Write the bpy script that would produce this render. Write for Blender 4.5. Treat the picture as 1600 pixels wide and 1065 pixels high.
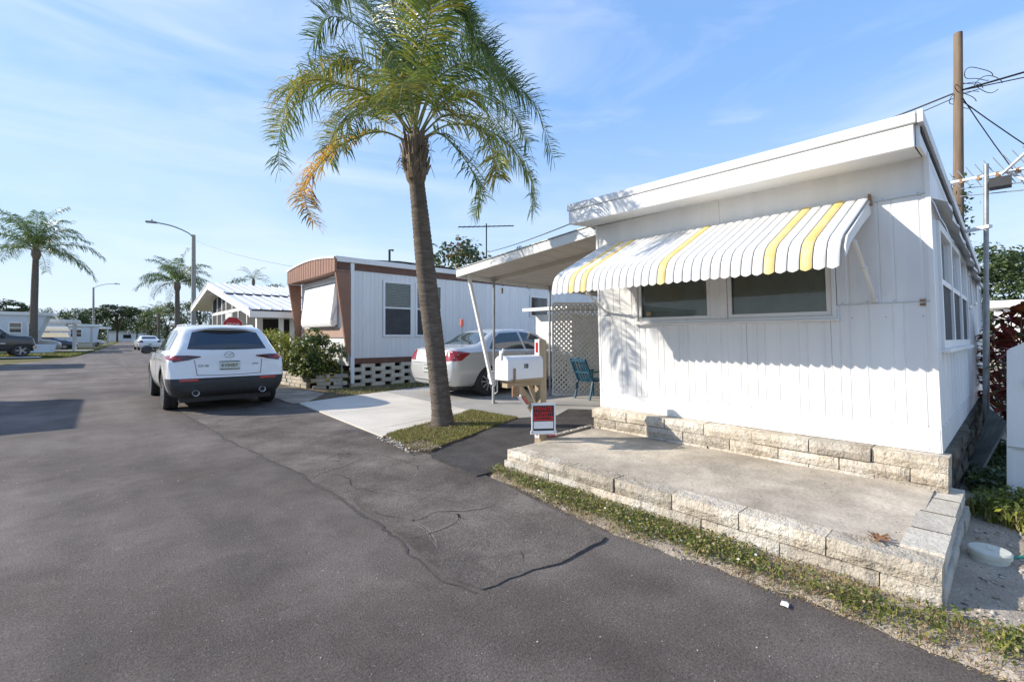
import bpy, bmesh, math, random
import numpy as np
from mathutils import Vector, Matrix, noise
from mathutils.bvhtree import BVHTree
R_ = math.radians
PI = math.pi
for o in list(bpy.data.objects): bpy.data.objects.remove(o)
SC = bpy.context.scene
COL = SC.collection
random.seed(7)
RNG = np.random.default_rng(7)

# ------------------------------------------------------------------ camera
# world axes: +y runs along the street away from the camera, +x into the lots on the right
cam = bpy.data.cameras.new('camera'); camo = bpy.data.objects.new('camera', cam); COL.objects.link(camo)
cam.sensor_width = 36.0
cam.lens = 36.0 * 711 / 1600
cam.shift_y = -(527 - 532.5) / 1600 * -1
cam.clip_start = 0.05; cam.clip_end = 3000
camo.location = (0, 0, 1.27)
camo.rotation_euler = (R_(90), 0, math.atan2(.743, .669) - R_(90))
SC.camera = camo

# ------------------------------------------------------------------ sky and sun
SUN_EL = R_(28.5)
W = bpy.data.worlds.new('World'); SC.world = W; W.use_nodes = True
nt = W.node_tree; nt.nodes.clear()
def wn(t, **k):
    n = nt.nodes.new(t)
    for a, b in k.items(): setattr(n, a, b)
    return n
wo = wn('ShaderNodeOutputWorld'); bg = wn('ShaderNodeBackground')
sky = wn('ShaderNodeTexSky', sky_type='NISHITA', sun_disc=False, sun_elevation=SUN_EL, sun_rotation=R_(-45),
         altitude=0, air_density=1.0, dust_density=0.25, ozone_density=1.6)
tc = wn('ShaderNodeTexCoord'); mp = wn('ShaderNodeMapping'); mp.inputs['Scale'].default_value = (1.0, 1.6, 5.5)
mp.inputs['Rotation'].default_value = (R_(12), R_(8), R_(25))
nz = wn('ShaderNodeTexNoise'); nz.inputs['Scale'].default_value = 1.5; nz.inputs['Detail'].default_value = 7; nz.inputs['Roughness'].default_value = .55
nz.inputs['Distortion'].default_value = .6
cr = wn('ShaderNodeValToRGB'); cr.color_ramp.elements[0].position = .42; cr.color_ramp.elements[1].position = .85
cr.color_ramp.elements[0].color = (0, 0, 0, 1); cr.color_ramp.elements[1].color = (.62, .62, .62, 1)
tint = wn('ShaderNodeMix', data_type='RGBA', blend_type='MULTIPLY'); tint.inputs[0].default_value = 1
tint.inputs[7].default_value = (1.06, 1.06, 1.06, 1)
L_ = nt.links.new
L_(tc.outputs['Generated'], mp.inputs[0]); L_(mp.outputs[0], nz.inputs[0]); L_(nz.outputs[0], cr.inputs[0])
L_(sky.outputs[0], tint.inputs[6])
# the clear air gradient: pale at the horizon, deeper blue overhead, the same all the way round
sep = wn('ShaderNodeSeparateXYZ'); hz = wn('ShaderNodeMapRange'); hz.interpolation_type = 'SMOOTHSTEP'
hz.inputs[1].default_value = -.02; hz.inputs[2].default_value = .75; hz.inputs[3].default_value = .97; hz.inputs[4].default_value = .72
gr = wn('ShaderNodeValToRGB'); ge = gr.color_ramp.elements; ge[0].position = 0; ge[0].color = (.66, .80, .97, 1); ge[1].position = 1; ge[1].color = (.14, .33, .80, 1)
e_ = ge.new(.18); e_.color = (.52, .71, .96, 1); e_ = ge.new(.45); e_.color = (.25, .475, .90, 1)
gs = wn('ShaderNodeVectorMath', operation='SCALE'); gs.inputs['Scale'].default_value = 3.6
wisp = wn('ShaderNodeMix', data_type='RGBA'); wisp.inputs[7].default_value = (3.35, 3.6, 4.0, 1)
hmix = wn('ShaderNodeMix', data_type='RGBA')
L_(tc.outputs['Generated'], sep.inputs[0]); L_(sep.outputs[2], hz.inputs[0]); L_(sep.outputs[2], gr.inputs[0]); L_(gr.outputs[0], gs.inputs[0])
L_(hz.outputs[0], hmix.inputs[0]); L_(tint.outputs[2], hmix.inputs[6]); L_(gs.outputs[0], hmix.inputs[7])
L_(cr.outputs[0], wisp.inputs[0]); L_(hmix.outputs[2], wisp.inputs[6])
L_(wisp.outputs[2], bg.inputs[0]); L_(bg.outputs[0], wo.inputs[0])
bg.inputs[1].default_value = 0.15
sl = bpy.data.lights.new('sun', 'SUN'); sl.energy = 3.1; sl.angle = R_(.53); sl.color = (1, .925, .81)
so = bpy.data.objects.new('sun', sl); COL.objects.link(so)
ld = Vector((math.cos(SUN_EL) * .7071, -math.cos(SUN_EL) * .7071, -math.sin(SUN_EL)))
so.rotation_euler = ld.to_track_quat('-Z', 'Y').to_euler(); so.location = (-20, 20, 20)
SC.view_settings.view_transform = 'Standard'; SC.view_settings.look = 'None'
SC.view_settings.exposure = 1.06; SC.view_settings.gamma = 1; SC.view_settings.use_curve_mapping = False
SC.render.engine = 'CYCLES'
SC.render.resolution_x = 1024; SC.render.resolution_y = 681

# ------------------------------------------------------------------ materials
def nodes(m):
    m.use_nodes = True; t = m.node_tree; t.nodes.clear(); return t
MATS = {}
def mat(name, c, c2=None, scale=3, detail=4, rough=.6, bump=None, metal=0, spec=.5, rnd=0, ramp=(.35, .65), c3=None, scale3=.6,
        ramp3=(.45, .7), trans=0, stretch=None, speck=None, coat=0, grain=None, broad=(), uvobj=False, vor=None):
    """c/c2 mixed by noise, c3 a second broad stain, speck=(scale, colour, threshold) small flecks, rnd per-object brightness"""
    m = bpy.data.materials.new(name); t = nodes(m); N = t.nodes.new; K = t.links.new
    out = N('ShaderNodeOutputMaterial'); b = N('ShaderNodeBsdfPrincipled'); K(b.outputs[0], out.inputs[0])
    b.inputs['Roughness'].default_value = rough; b.inputs['Metallic'].default_value = metal
    b.inputs['Specular IOR Level'].default_value = spec
    if coat: b.inputs['Coat Weight'].default_value = coat; b.inputs['Coat Roughness'].default_value = .04
    if uvobj:
        g = N('ShaderNodeTexCoord'); pos = g.outputs['Object']
    else:
        g = N('ShaderNodeNewGeometry'); pos = g.outputs['Position']
    if stretch:
        mpp = N('ShaderNodeMapping'); mpp.inputs['Scale'].default_value = stretch; K(pos, mpp.inputs[0]); pos = mpp.outputs[0]
    col = None
    def rgbmix(fac, a, bb):
        x = N('ShaderNodeMix'); x.data_type = 'RGBA'
        K(fac, x.inputs[0])
        if isinstance(a, tuple): x.inputs[6].default_value = a + (1,)
        else: K(a, x.inputs[6])
        if isinstance(bb, tuple): x.inputs[7].default_value = bb + (1,)
        else: K(bb, x.inputs[7])
        return x.outputs[2]
    def nfac(sc, dt, rp):
        n = N('ShaderNodeTexNoise'); n.inputs['Scale'].default_value = sc; n.inputs['Detail'].default_value = dt; n.inputs['Roughness'].default_value = .6
        K(pos, n.inputs[0])
        r = N('ShaderNodeMapRange'); r.inputs[1].default_value = rp[0]; r.inputs[2].default_value = rp[1]; K(n.outputs[0], r.inputs[0])
        return r.outputs[0]
    base = c
    if c2: base = rgbmix(nfac(scale, detail, ramp), base, c2)
    if c3: base = rgbmix(nfac(scale3, 5, ramp3), base, c3)
    if speck:
        v = N('ShaderNodeTexVoronoi'); v.inputs['Scale'].default_value = speck[0]; K(pos, v.inputs[0])
        r = N('ShaderNodeMapRange'); r.inputs[1].default_value = speck[2]; r.inputs[2].default_value = speck[2] * .7; K(v.outputs[0], r.inputs[0])
        n2 = N('ShaderNodeTexNoise'); n2.inputs['Scale'].default_value = speck[0] * .3; K(pos, n2.inputs[0])
        r2 = N('ShaderNodeMapRange'); r2.inputs[1].default_value = .5; r2.inputs[2].default_value = .62; K(n2.outputs[0], r2.inputs[0])
        mu = N('ShaderNodeMath'); mu.operation = 'MULTIPLY'; K(r.outputs[0], mu.inputs[0]); K(r2.outputs[0], mu.inputs[1])
        base = rgbmix(mu.outputs[0], base, speck[1])
    for (sv, amt, dt) in broad:   # large soft tonal patches and wheel tracks
        mpp2 = N('ShaderNodeMapping'); mpp2.inputs['Scale'].default_value = sv; K(pos, mpp2.inputs[0])
        n = N('ShaderNodeTexNoise'); n.inputs['Scale'].default_value = 1; n.inputs['Detail'].default_value = dt; n.inputs['Distortion'].default_value = .4; K(mpp2.outputs[0], n.inputs[0])
        r = N('ShaderNodeMapRange'); r.inputs[1].default_value = .32; r.inputs[2].default_value = .68; r.inputs[3].default_value = 1 - amt; r.inputs[4].default_value = 1 + amt; K(n.outputs[0], r.inputs[0])
        hs = N('ShaderNodeHueSaturation'); K(r.outputs[0], hs.inputs['Value'])
        if isinstance(base, tuple): hs.inputs['Color'].default_value = base + (1,)
        else: K(base, hs.inputs['Color'])
        base = hs.outputs[0]
    if grain:   # (scale, amount) fine aggregate
        n = N('ShaderNodeTexNoise'); n.inputs['Scale'].default_value = grain[0]; n.inputs['Detail'].default_value = 5; n.inputs['Roughness'].default_value = .75; K(pos, n.inputs[0])
        r = N('ShaderNodeMapRange'); r.inputs[1].default_value = .3; r.inputs[2].default_value = .7; r.inputs[3].default_value = 1 - grain[1]; r.inputs[4].default_value = 1 + grain[1]; K(n.outputs[0], r.inputs[0])
        hs = N('ShaderNodeHueSaturation'); K(r.outputs[0], hs.inputs['Value'])
        if isinstance(base, tuple): hs.inputs['Color'].default_value = base + (1,)
        else: K(base, hs.inputs['Color'])
        base = hs.outputs[0]
    if vor:   # (scale, width, colour, mask scale) hairline crack web
        nn = N('ShaderNodeTexNoise'); nn.inputs['Scale'].default_value = 2.2; nn.inputs['Detail'].default_value = 5; K(pos, nn.inputs[0])
        vm = N('ShaderNodeVectorMath'); vm.operation = 'MULTIPLY_ADD'; K(nn.outputs[1], vm.inputs[0]); vm.inputs[1].default_value = (.5, .5, .5); K(pos, vm.inputs[2])
        v = N('ShaderNodeTexVoronoi'); v.feature = 'DISTANCE_TO_EDGE'; v.inputs['Scale'].default_value = vor[0]; K(vm.outputs[0], v.inputs[0])
        r = N('ShaderNodeMapRange'); r.inputs[1].default_value = vor[1]; r.inputs[2].default_value = 0; K(v.outputs[0], r.inputs[0])
        mu = N('ShaderNodeMath'); mu.operation = 'MULTIPLY'; K(r.outputs[0], mu.inputs[0]); K(nfac(vor[3], 3, (.5, .6)), mu.inputs[1])
        base = rgbmix(mu.outputs[0], base, vor[2])
    if rnd:
        oi = N('ShaderNodeObjectInfo'); r = N('ShaderNodeMapRange'); r.inputs[3].default_value = 1 - rnd; r.inputs[4].default_value = 1 + rnd
        K(oi.outputs['Random'], r.inputs[0])
        hs = N('ShaderNodeHueSaturation'); K(r.outputs[0], hs.inputs['Value'])
        if isinstance(base, tuple): hs.inputs['Color'].default_value = base + (1,)
        else: K(base, hs.inputs['Color'])
        base = hs.outputs[0]
    if isinstance(base, tuple): b.inputs['Base Color'].default_value = base + (1,)
    else: K(base, b.inputs['Base Color'])
    if bump:
        hs_ = None
        for (sc, st) in (bump if isinstance(bump, list) else [bump]):
            n = N('ShaderNodeTexNoise'); n.inputs['Scale'].default_value = sc; n.inputs['Detail'].default_value = 4; K(pos, n.inputs[0])
            bp = N('ShaderNodeBump'); bp.inputs['Strength'].default_value = 1; bp.inputs['Distance'].default_value = st
            K(n.outputs[0], bp.inputs['Height'])
            if hs_: K(hs_, bp.inputs['Normal'])
            hs_ = bp.outputs[0]
        K(hs_, b.inputs['Normal'])
    if trans:   # thin leaves pass some light
        tr = N('ShaderNodeBsdfTranslucent'); ms = N('ShaderNodeMixShader'); ms.inputs[0].default_value = trans
        if isinstance(base, tuple): tr.inputs[0].default_value = base + (1,)
        else: K(base, tr.inputs[0])
        K(b.outputs[0], ms.inputs[1]); K(tr.outputs[0], ms.inputs[2]); K(ms.outputs[0], out.inputs[0])
    MATS[name] = m
    return m
def glassmat(name, tintc, fac, gcol=1.0):
    m = bpy.data.materials.new(name); t = nodes(m); N = t.nodes.new; K = t.links.new
    out = N('ShaderNodeOutputMaterial'); tr = N('ShaderNodeBsdfTransparent'); gl = N('ShaderNodeBsdfGlossy'); ms = N('ShaderNodeMixShader')
    fr = N('ShaderNodeFresnel'); fr.inputs[0].default_value = 1.5
    mr = N('ShaderNodeMapRange'); mr.inputs[3].default_value = fac; mr.inputs[4].default_value = 1.0; K(fr.outputs[0], mr.inputs[0])
    tr.inputs[0].default_value = tintc + (1,); gl.inputs[1].default_value = .02; gl.inputs[0].default_value = (gcol, gcol, gcol, 1)
    K(mr.outputs[0], ms.inputs[0]); K(tr.outputs[0], ms.inputs[1]); K(gl.outputs[0], ms.inputs[2]); K(ms.outputs[0], out.inputs[0])
    MATS[name] = m; return m

# ------------------------------------------------------------------ builders
WM = {}
class MB:
    def __init__(s): s.v = []; s.f = []; s.m = []
    def add(s, vs, fs, m=0):
        n = len(s.v); s.v += [tuple(p) for p in vs]; s.f += [[i + n for i in q] for q in fs]; s.m += [m] * len(fs); return s
    def box(s, a, b, m=0):
        x0, y0, z0 = [min(p, q) for p, q in zip(a, b)]; x1, y1, z1 = [max(p, q) for p, q in zip(a, b)]
        return s.add([(x0,y0,z0),(x1,y0,z0),(x1,y1,z0),(x0,y1,z0),(x0,y0,z1),(x1,y0,z1),(x1,y1,z1),(x0,y1,z1)],
              [(0,3,2,1),(4,5,6,7),(0,1,5,4),(1,2,6,5),(2,3,7,6),(3,0,4,7)], m)
    def bar(s, p, q, w, h, m=0, up=(0, 0, 1)):
        p = Vector(p); q = Vector(q); d = (q - p).normalized(); u = Vector(up)
        if abs(d.dot(u)) > .98: u = Vector((1, 0, 0))
        a = d.cross(u).normalized(); b = a.cross(d).normalized(); a *= w / 2; b *= h / 2
        return s.add([p-a-b, p+a-b, p+a+b, p-a+b, q-a-b, q+a-b, q+a+b, q-a+b],
              [(0,3,2,1),(4,5,6,7),(0,1,5,4),(1,2,6,5),(2,3,7,6),(3,0,4,7)], m)
    def tube(s, pts, r, n=8, m=0, cap=True):
        pts = [Vector(p) for p in pts]; k = len(pts)
        rs = r if isinstance(r, (list, tuple)) else [r] * k
        vs = []; fs = []; prev = None
        for i, p in enumerate(pts):
            d = (pts[min(i+1, k-1)] - pts[max(i-1, 0)]).normalized()
            if prev is None:
                u = Vector((0, 0, 1)) if abs(d.z) < .9 else Vector((1, 0, 0)); a = d.cross(u).normalized()
            else:
                a = (prev - d * prev.dot(d)).normalized()
            prev = a; b = d.cross(a)
            for j in range(n):
                t = 2 * PI * j / n; vs.append(p + (a * math.cos(t) + b * math.sin(t)) * rs[i])
        for i in range(k - 1):
            for j in range(n):
                j2 = (j + 1) % n; fs.append((i*n+j, i*n+j2, i*n+n+j2, i*n+n+j))
        if cap: fs.append(tuple(range(n))[::-1]); fs.append(tuple((k-1)*n + j for j in range(n)))
        return s.add(vs, fs, m)
    def lathe(s, prof, o=(0, 0, 0), ax=(0, 0, 1), n=24, m=0, closed=False):
        o = Vector(o); ax = Vector(ax).normalized(); u = Vector((1, 0, 0)) if abs(ax.x) < .9 else Vector((0, 1, 0))
        a = ax.cross(u).normalized(); b = ax.cross(a); vs = []; fs = []; k = len(prof)
        for (r, h) in prof:
            for j in range(n):
                t = 2 * PI * j / n; vs.append(o + ax * h + (a * math.cos(t) + b * math.sin(t)) * r)
        for i in range(k if closed else k - 1):
            i2 = (i + 1) % k
            for j in range(n):
                j2 = (j + 1) % n; fs.append((i*n+j, i*n+j2, i2*n+j2, i2*n+j))
        if not closed:
            fs.append(tuple(range(n))[::-1]); fs.append(tuple((k-1)*n + j for j in range(n)))
        return s.add(vs, fs, m)
    def prism(s, poly, vec, m=0):
        n = len(poly); v = Vector(vec); a = [Vector(p) for p in poly]
        vs = a + [p + v for p in a]
        fs = [tuple(range(n))[::-1], tuple(range(n, 2*n))] + [(i, (i+1) % n, (i+1) % n + n, i + n) for i in range(n)]
        return s.add(vs, fs, m)
    def grid(s, rows, m=0):
        k = len(rows[0]); vs = [p for r in rows for p in r]
        fs = [(i*k+j, i*k+j+1, (i+1)*k+j+1, (i+1)*k+j) for i in range(len(rows)-1) for j in range(k-1)]
        return s.add(vs, fs, m)
    def mesh(s, name, mats, inv=None, bevel=0, smooth=None, fix=True, xf=None):
        me = bpy.data.meshes.new(name)
        v = s.v
        if xf: v = [xf(*p) for p in v]
        if inv is not None: v = [tuple(inv @ Vector(p)) for p in v]
        me.from_pydata(v, [], s.f)
        for m in (mats if isinstance(mats, (list, tuple)) else [mats]): me.materials.append(MATS[m] if isinstance(m, str) else m)
        me.polygons.foreach_set('material_index', s.m)
        if bevel or fix:
            bm = bmesh.new(); bm.from_mesh(me)
            if fix: bmesh.ops.recalc_face_normals(bm, faces=bm.faces)
            if bevel:
                es = [e for e in bm.edges if len(e.link_faces) == 2 and e.calc_face_angle(0) > R_(35)]
                bmesh.ops.bevel(bm, geom=es, offset=bevel, segments=1, affect='EDGES', clamp_overlap=True)
            bm.to_mesh(me); bm.free()
        if smooth is not None:
            me.shade_smooth()
            if smooth < 180: me.set_sharp_from_angle(angle=R_(smooth))
        me.update(); return me
    def build(s, name, mats, parent=None, bevel=0, smooth=None, local=False, fix=True, xf=None, label=None):
        inv = None
        if parent is not None and not local: inv = WM[parent].inverted()
        me = s.mesh(name, mats, inv, bevel, smooth, fix, xf)
        o = bpy.data.objects.new(name, me); COL.objects.link(o)
        if parent is not None: o.parent = parent; WM[o] = WM[parent]
        else: WM[o] = Matrix()
        if label: o['label'] = label
        return o
def tag(o, label, cat, group=None, kind=None):
    if label: o['label'] = label
    if cat: o['category'] = cat
    if group: o['group'] = group
    if kind: o['kind'] = kind
    return o
def struct(o): o['kind'] = 'structure'; return o
def thing(name, label, cat, loc=(0, 0, 0), rz=0, group=None):
    o = bpy.data.objects.new(name, None); COL.objects.link(o); o.location = loc; o.rotation_euler = (0, 0, rz)
    o.empty_display_size = .2
    WM[o] = Matrix.Translation(loc) @ Matrix.Rotation(rz, 4, 'Z')
    return tag(o, label, cat, group)
def inst(name, me, parent, mw):
    """one more object on shared mesh data, at world matrix mw"""
    o = bpy.data.objects.new(name, me); COL.objects.link(o)
    if parent is not None: o.parent = parent; o.matrix_local = WM[parent].inverted() @ mw
    else: o.matrix_world = mw
    WM[o] = mw
    return o
def copy_tree(o, parent=None):
    c = o.copy(); COL.objects.link(c)
    if parent is not None: c.parent = parent
    for ch in o.children: copy_tree(ch, c)
    return c
def text_mesh(txt, size, m, depth=.002, align='CENTER', bold=0, sx=1.0):
    cu = bpy.data.curves.new('txt', 'FONT'); cu.body = txt; cu.size = size; cu.extrude = depth; cu.align_x = align; cu.align_y = 'CENTER'
    cu.offset = bold
    ob = bpy.data.objects.new('txt', cu); COL.objects.link(ob)
    bpy.context.view_layer.update()
    me = bpy.data.meshes.new_from_object(ob.evaluated_get(bpy.context.evaluated_depsgraph_get()))
    bpy.data.objects.remove(ob)
    me.materials.clear(); me.materials.append(MATS[m])
    if sx != 1: me.transform(Matrix.Diagonal((sx, 1, 1, 1)))
    return me
def frame_m(o, xdir, ydir):
    """matrix whose local x, y run along xdir, ydir"""
    x = Vector(xdir).normalized(); y = Vector(ydir); y = (y - x * y.dot(x)).normalized(); z = x.cross(y)
    m = Matrix((x, y, z)).transposed().to_4x4(); m.translation = Vector(o); return m
def np_obj(name, V, F, mats, mi=None, parent=None):
    """big meshes from numpy arrays (F: n x 3 or n x 4)"""
    me = bpy.data.meshes.new(name); k = F.shape[1]
    me.vertices.add(len(V)); me.vertices.foreach_set('co', np.asarray(V, dtype=np.float32).ravel())
    me.loops.add(F.size); me.loops.foreach_set('vertex_index', F.astype(np.int32).ravel())
    me.polygons.add(len(F)); me.polygons.foreach_set('loop_start', np.arange(0, F.size, k, dtype=np.int32))
    me.polygons.foreach_set('loop_total', np.full(len(F), k, dtype=np.int32))
    for m in mats: me.materials.append(MATS[m])
    if mi is not None: me.polygons.foreach_set('material_index', mi.astype(np.int32))
    me.update(calc_edges=True); me.validate()
    o = bpy.data.objects.new(name, me); COL.objects.link(o)
    if parent is not None: o.parent = parent; o.matrix_local = WM[parent].inverted()
    return o
def nz1(x, y, z=0, s=1): return noise.noise((x*s, y*s, z*s))
def clean_poly(p):
    r = []
    for q in p:
        if not r or (Vector(q) - Vector(r[-1])).length > 1e-5: r.append(q)
    return r
def sheet(name, poly, z, m, thick=0, parent=None, zf=None):
    """filled polygon (xy list) at height z, optional skirt thickness"""
    bm = bmesh.new(); vs = [bm.verts.new((x, y, z if zf is None else zf(x, y))) for x, y in poly]
    es = [bm.edges.new((vs[i], vs[(i+1) % len(vs)])) for i in range(len(vs))]
    bmesh.ops.triangle_fill(bm, use_beauty=True, use_dissolve=False, edges=es)
    bmesh.ops.recalc_face_normals(bm, faces=bm.faces)
    if sum(f.normal.z for f in bm.faces) < 0: bmesh.ops.reverse_faces(bm, faces=bm.faces)
    if thick:
        bv = [bm.verts.new((v.co.x, v.co.y, v.co.z - thick)) for v in vs]
        for i in range(len(vs)):
            j = (i+1) % len(vs)
            try: bm.faces.new((vs[i], bv[i], bv[j], vs[j]))
            except ValueError: pass
        bmesh.ops.recalc_face_normals(bm, faces=bm.faces)
        if sum(f.normal.z for f in bm.faces) < 0: bmesh.ops.reverse_faces(bm, faces=bm.faces)
    me = bpy.data.meshes.new(name); bm.to_mesh(me); bm.free(); me.materials.append(MATS[m])
    o = bpy.data.objects.new(name, me); COL.objects.link(o); WM[o] = Matrix()
    if parent is not None: o.parent = parent; o.matrix_local = WM[parent].inverted(); WM[o] = Matrix()
    return o
def jag(pts, step=.12, amp=.03, seed=0, close=False):
    """subdivide a polyline and roughen it"""
    out = []; n = len(pts)
    for i in range(n if close else n - 1):
        a = Vector(pts[i]); b = Vector(pts[(i+1) % n]); d = b - a; L = d.length; k = max(1, int(L / step)); nn = Vector((-d.y, d.x)).normalized()
        for j in range(k):
            p = a + d * (j / k); q = 0 if (j == 0 and i == 0 and not close) else nz1(p.x*3+seed, p.y*3, 1.3) * amp + nz1(p.x*11+seed, p.y*11, 4.7) * amp * .6 + nz1(p.x*47+seed, p.y*47, 2.2) * amp * .45
            out.append(tuple(p + nn * q))
    if not close: out.append(tuple(pts[-1]))
    return out

# ------------------------------------------------------------------ material set
WHITE = (.80, .80, .79)
mat('asphalt', (.114, .095, .083), (.160, .136, .120), scale=.9, detail=8, rough=.88, bump=[(120, .006), (420, .003)], c3=(.082, .064, .054), scale3=.55,
    ramp3=(.46, .75), speck=(70, (.32, .29, .26), .2), spec=.3, grain=(75, .5), broad=(((.55, .4, 1), .26, 4), ((1.6, .10, 1), .15, 3), ((2.6, 2.2, 1), .15, 5), ((9, 9, 1), .07, 5)))
mat('old_asphalt', (.118, .098, .085), (.175, .150, .131), scale=2.2, detail=8, rough=.9, bump=[(90, .008), (300, .004)], c3=(.075, .062, .055), scale3=1.3,
    speck=(80, (.33, .30, .28), .2), spec=.3, vor=(1.9, .011, (.04, .034, .03), .7), grain=(65, .5), broad=(((.8, .7, 1), .22, 4), ((3, 2.6, 1), .15, 5)))
mat('dark_asphalt', (.050, .045, .043), (.078, .071, .067), scale=4, detail=8, rough=.9, bump=[(110, .007), (380, .003)], speck=(80, (.28, .27, .26), .2), spec=.3, grain=(80, .5), broad=(((1.5, 1.5, 1), .2, 4),))
mat('crack', (.035, .03, .027), (.07, .06, .052), scale=9, rough=1, spec=.1)
mat('dark_screen', (.022, .023, .025), (.035, .036, .038), scale=6, rough=.7, spec=.3)
mat('sandy_crack', (.24, .21, .18), (.15, .13, .115), scale=14, rough=1, spec=.1)
mat('sand', (.49, .415, .33), (.35, .29, .225), scale=2.5, detail=9, rough=1, bump=[(30, .012), (140, .005)], c3=(.22, .18, .13), scale3=.9, spec=.15, grain=(90, .25), speck=(60, (.6, .57, .52), .22))
mat('turf', (.075, .088, .026), (.16, .14, .055), scale=1.2, detail=8, rough=1, bump=[(60, .02)], c3=(.21, .175, .09), scale3=.35, spec=.1)
mat('soil', (.10, .078, .05), (.19, .15, .10), scale=5, detail=8, rough=1, bump=[(70, .012)], spec=.1)
mat('concrete', (.62, .565, .485), (.52, .475, .41), scale=1.4, detail=9, rough=.9, bump=[(60, .002), (250, .001)], c3=(.64, .59, .51), scale3=.5, spec=.3, grain=(60, .10), broad=(((.9, .9, 1), .10, 5),))
mat('patio_concrete', (.54, .475, .385), (.41, .355, .285), scale=2.1, detail=9, rough=.95, bump=[(35, .004), (180, .002)], c3=(.27, .24, .20), scale3=1.1, ramp3=(.52, .85), spec=.25, grain=(45, .2), broad=(((1.3, 1.3, 1), .22, 5), ((6, 6, 1), .14, 5)))
mat('split_block', (.58, .51, .405), (.40, .34, .265), scale=7, detail=8, rough=.98, bump=[(28, .018), (90, .009)], rnd=.22, c3=(.64, .60, .53), scale3=2.5, spec=.15, grain=(50, .3))
mat('grey_block', (.60, .555, .475), (.47, .43, .365), scale=7, detail=8, rough=.98, bump=[(40, .008), (140, .004)], rnd=.15, spec=.15, grain=(60, .2))
mat('shaded_stone', (.15, .135, .11), (.075, .068, .055), scale=6, detail=8, rough=1, bump=[(25, .02), (90, .01)], rnd=.25, spec=.1)  # side base blocks: their shade is put into this darker stone colour
mat('siding', (.80, .795, .78), (.755, .75, .735), scale=1.2, detail=6, rough=.42, bump=[(2.2, .010)], c3=(.60, .59, .565), scale3=2.8, ramp3=(.60, .95), spec=.4, stretch=(1, 1, .35), broad=(((2.5, 2.5, .45), .06, 5), ((9, 9, .8), .035, 5)))
mat('white_trim', (.83, .825, .81), (.78, .77, .75), scale=3, detail=6, rough=.45, spec=.4, c3=(.50, .475, .43), scale3=3.5, ramp3=(.66, .9))
mat('roof_edge', (.80, .80, .80), (.66, .655, .64), scale=2.5, detail=7, rough=.5, bump=[(7, .004)], c3=(.30, .28, .24), scale3=4, ramp3=(.64, .85))
mat('awning_groove_shade', (.42, .41, .39), (.32, .31, .29), scale=9, rough=.7)  # grey for the groove faces: the shade between ribs put into the colour
mat('awning_white', (.76, .755, .74), (.71, .70, .68), scale=5, rough=.5, spec=.35, c3=(.66, .64, .60), scale3=6, ramp3=(.6, .9))
mat('awning_yellow', (.80, .56, .16), (.83, .65, .30), scale=6, rough=.5, spec=.35)
mat('dark_gap', (.03, .03, .03), rough=.9)
mat('blind', (.58, .58, .50), (.66, .66, .58), scale=8, rough=.6)
mat('white_blind', (.55, .57, .58), (.48, .5, .52), scale=8, rough=.6)
mat('screen_mesh', (.055, .058, .06), (.075, .078, .08), scale=6, rough=.75, spec=.3)
mat('room', (.05, .048, .045), rough=.9)
mat('alu', (.58, .58, .58), (.48, .48, .47), scale=6, rough=.42, metal=.7)
mat('galv', (.36, .37, .37), (.28, .285, .28), scale=14, rough=.5, metal=.6)
mat('rust', (.22, .12, .065), (.36, .22, .13), scale=30, rough=.85)
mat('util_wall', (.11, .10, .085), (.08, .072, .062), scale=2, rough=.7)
mat('tan_ceiling', (.62, .57, .50), (.56, .51, .45), scale=2, rough=.8)
mat('wood_post', (.50, .40, .27), (.34, .265, .17), scale=14, detail=8, rough=.85, bump=[(60, .003)], stretch=(1, 1, .12), spec=.2)
mat('wood_rail', (.50, .40, .27), (.34, .265, .17), scale=14, detail=8, rough=.85, bump=[(60, .003)], stretch=(.12, 1, 1), spec=.2)
mat('pole_wood', (.27, .20, .145), (.16, .115, .08), scale=10, detail=8, rough=.9, bump=[(30, .006)], stretch=(1, 1, .06), spec=.15)
mat('trunk', (.20, .165, .135), (.11, .09, .073), scale=9, detail=8, rough=.95, bump=[(24, .014), (90, .005)], stretch=(.7, .7, 3.2), spec=.15)
mat('bark', (.11, .085, .06), (.065, .05, .035), scale=8, rough=.95, bump=[(20, .02)], spec=.1)
mat('boot', (.26, .205, .15), (.13, .10, .075), scale=18, detail=8, rough=.95, bump=[(50, .008)], stretch=(1, 1, .25), spec=.15)
mat('rachis', (.20, .22, .06), (.30, .26, .09), scale=4, rough=.6)
mat('frond_green', (.115, .18, .035), (.165, .225, .05), scale=5, rough=.38, trans=.42, spec=.5)
mat('frond_dark', (.075, .135, .035), (.105, .165, .05), scale=5, rough=.38, trans=.36, spec=.5)
mat('frond_lime', (.20, .25, .03), (.27, .29, .05), scale=5, rough=.42, trans=.35)
mat('frond_yellow', (.52, .42, .06), (.36, .32, .06), scale=5, rough=.5, trans=.35)
mat('frond_orange', (.80, .43, .03), (.66, .33, .03), scale=5, rough=.55, trans=.35)
mat('frond_brown', (.16, .095, .045), (.24, .15, .07), scale=9, rough=.8)
mat('leaf_a', (.045, .078, .020), (.07, .105, .028), scale=2, rough=.5, trans=.25)
mat('leaf_b', (.075, .115, .028), (.11, .14, .035), scale=2, rough=.5, trans=.3)
mat('leaf_c', (.030, .052, .018), (.042, .068, .022), scale=2, rough=.55, trans=.2)
mat('leaf_lime', (.26, .30, .035), (.36, .36, .05), scale=6, rough=.5, trans=.35)
mat('leaf_red', (.32, .05, .035), (.13, .026, .026), scale=14, rough=.35, trans=.25)
mat('leaf_orange', (.30, .085, .02), (.20, .10, .03), scale=14, rough=.4, trans=.25)
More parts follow.
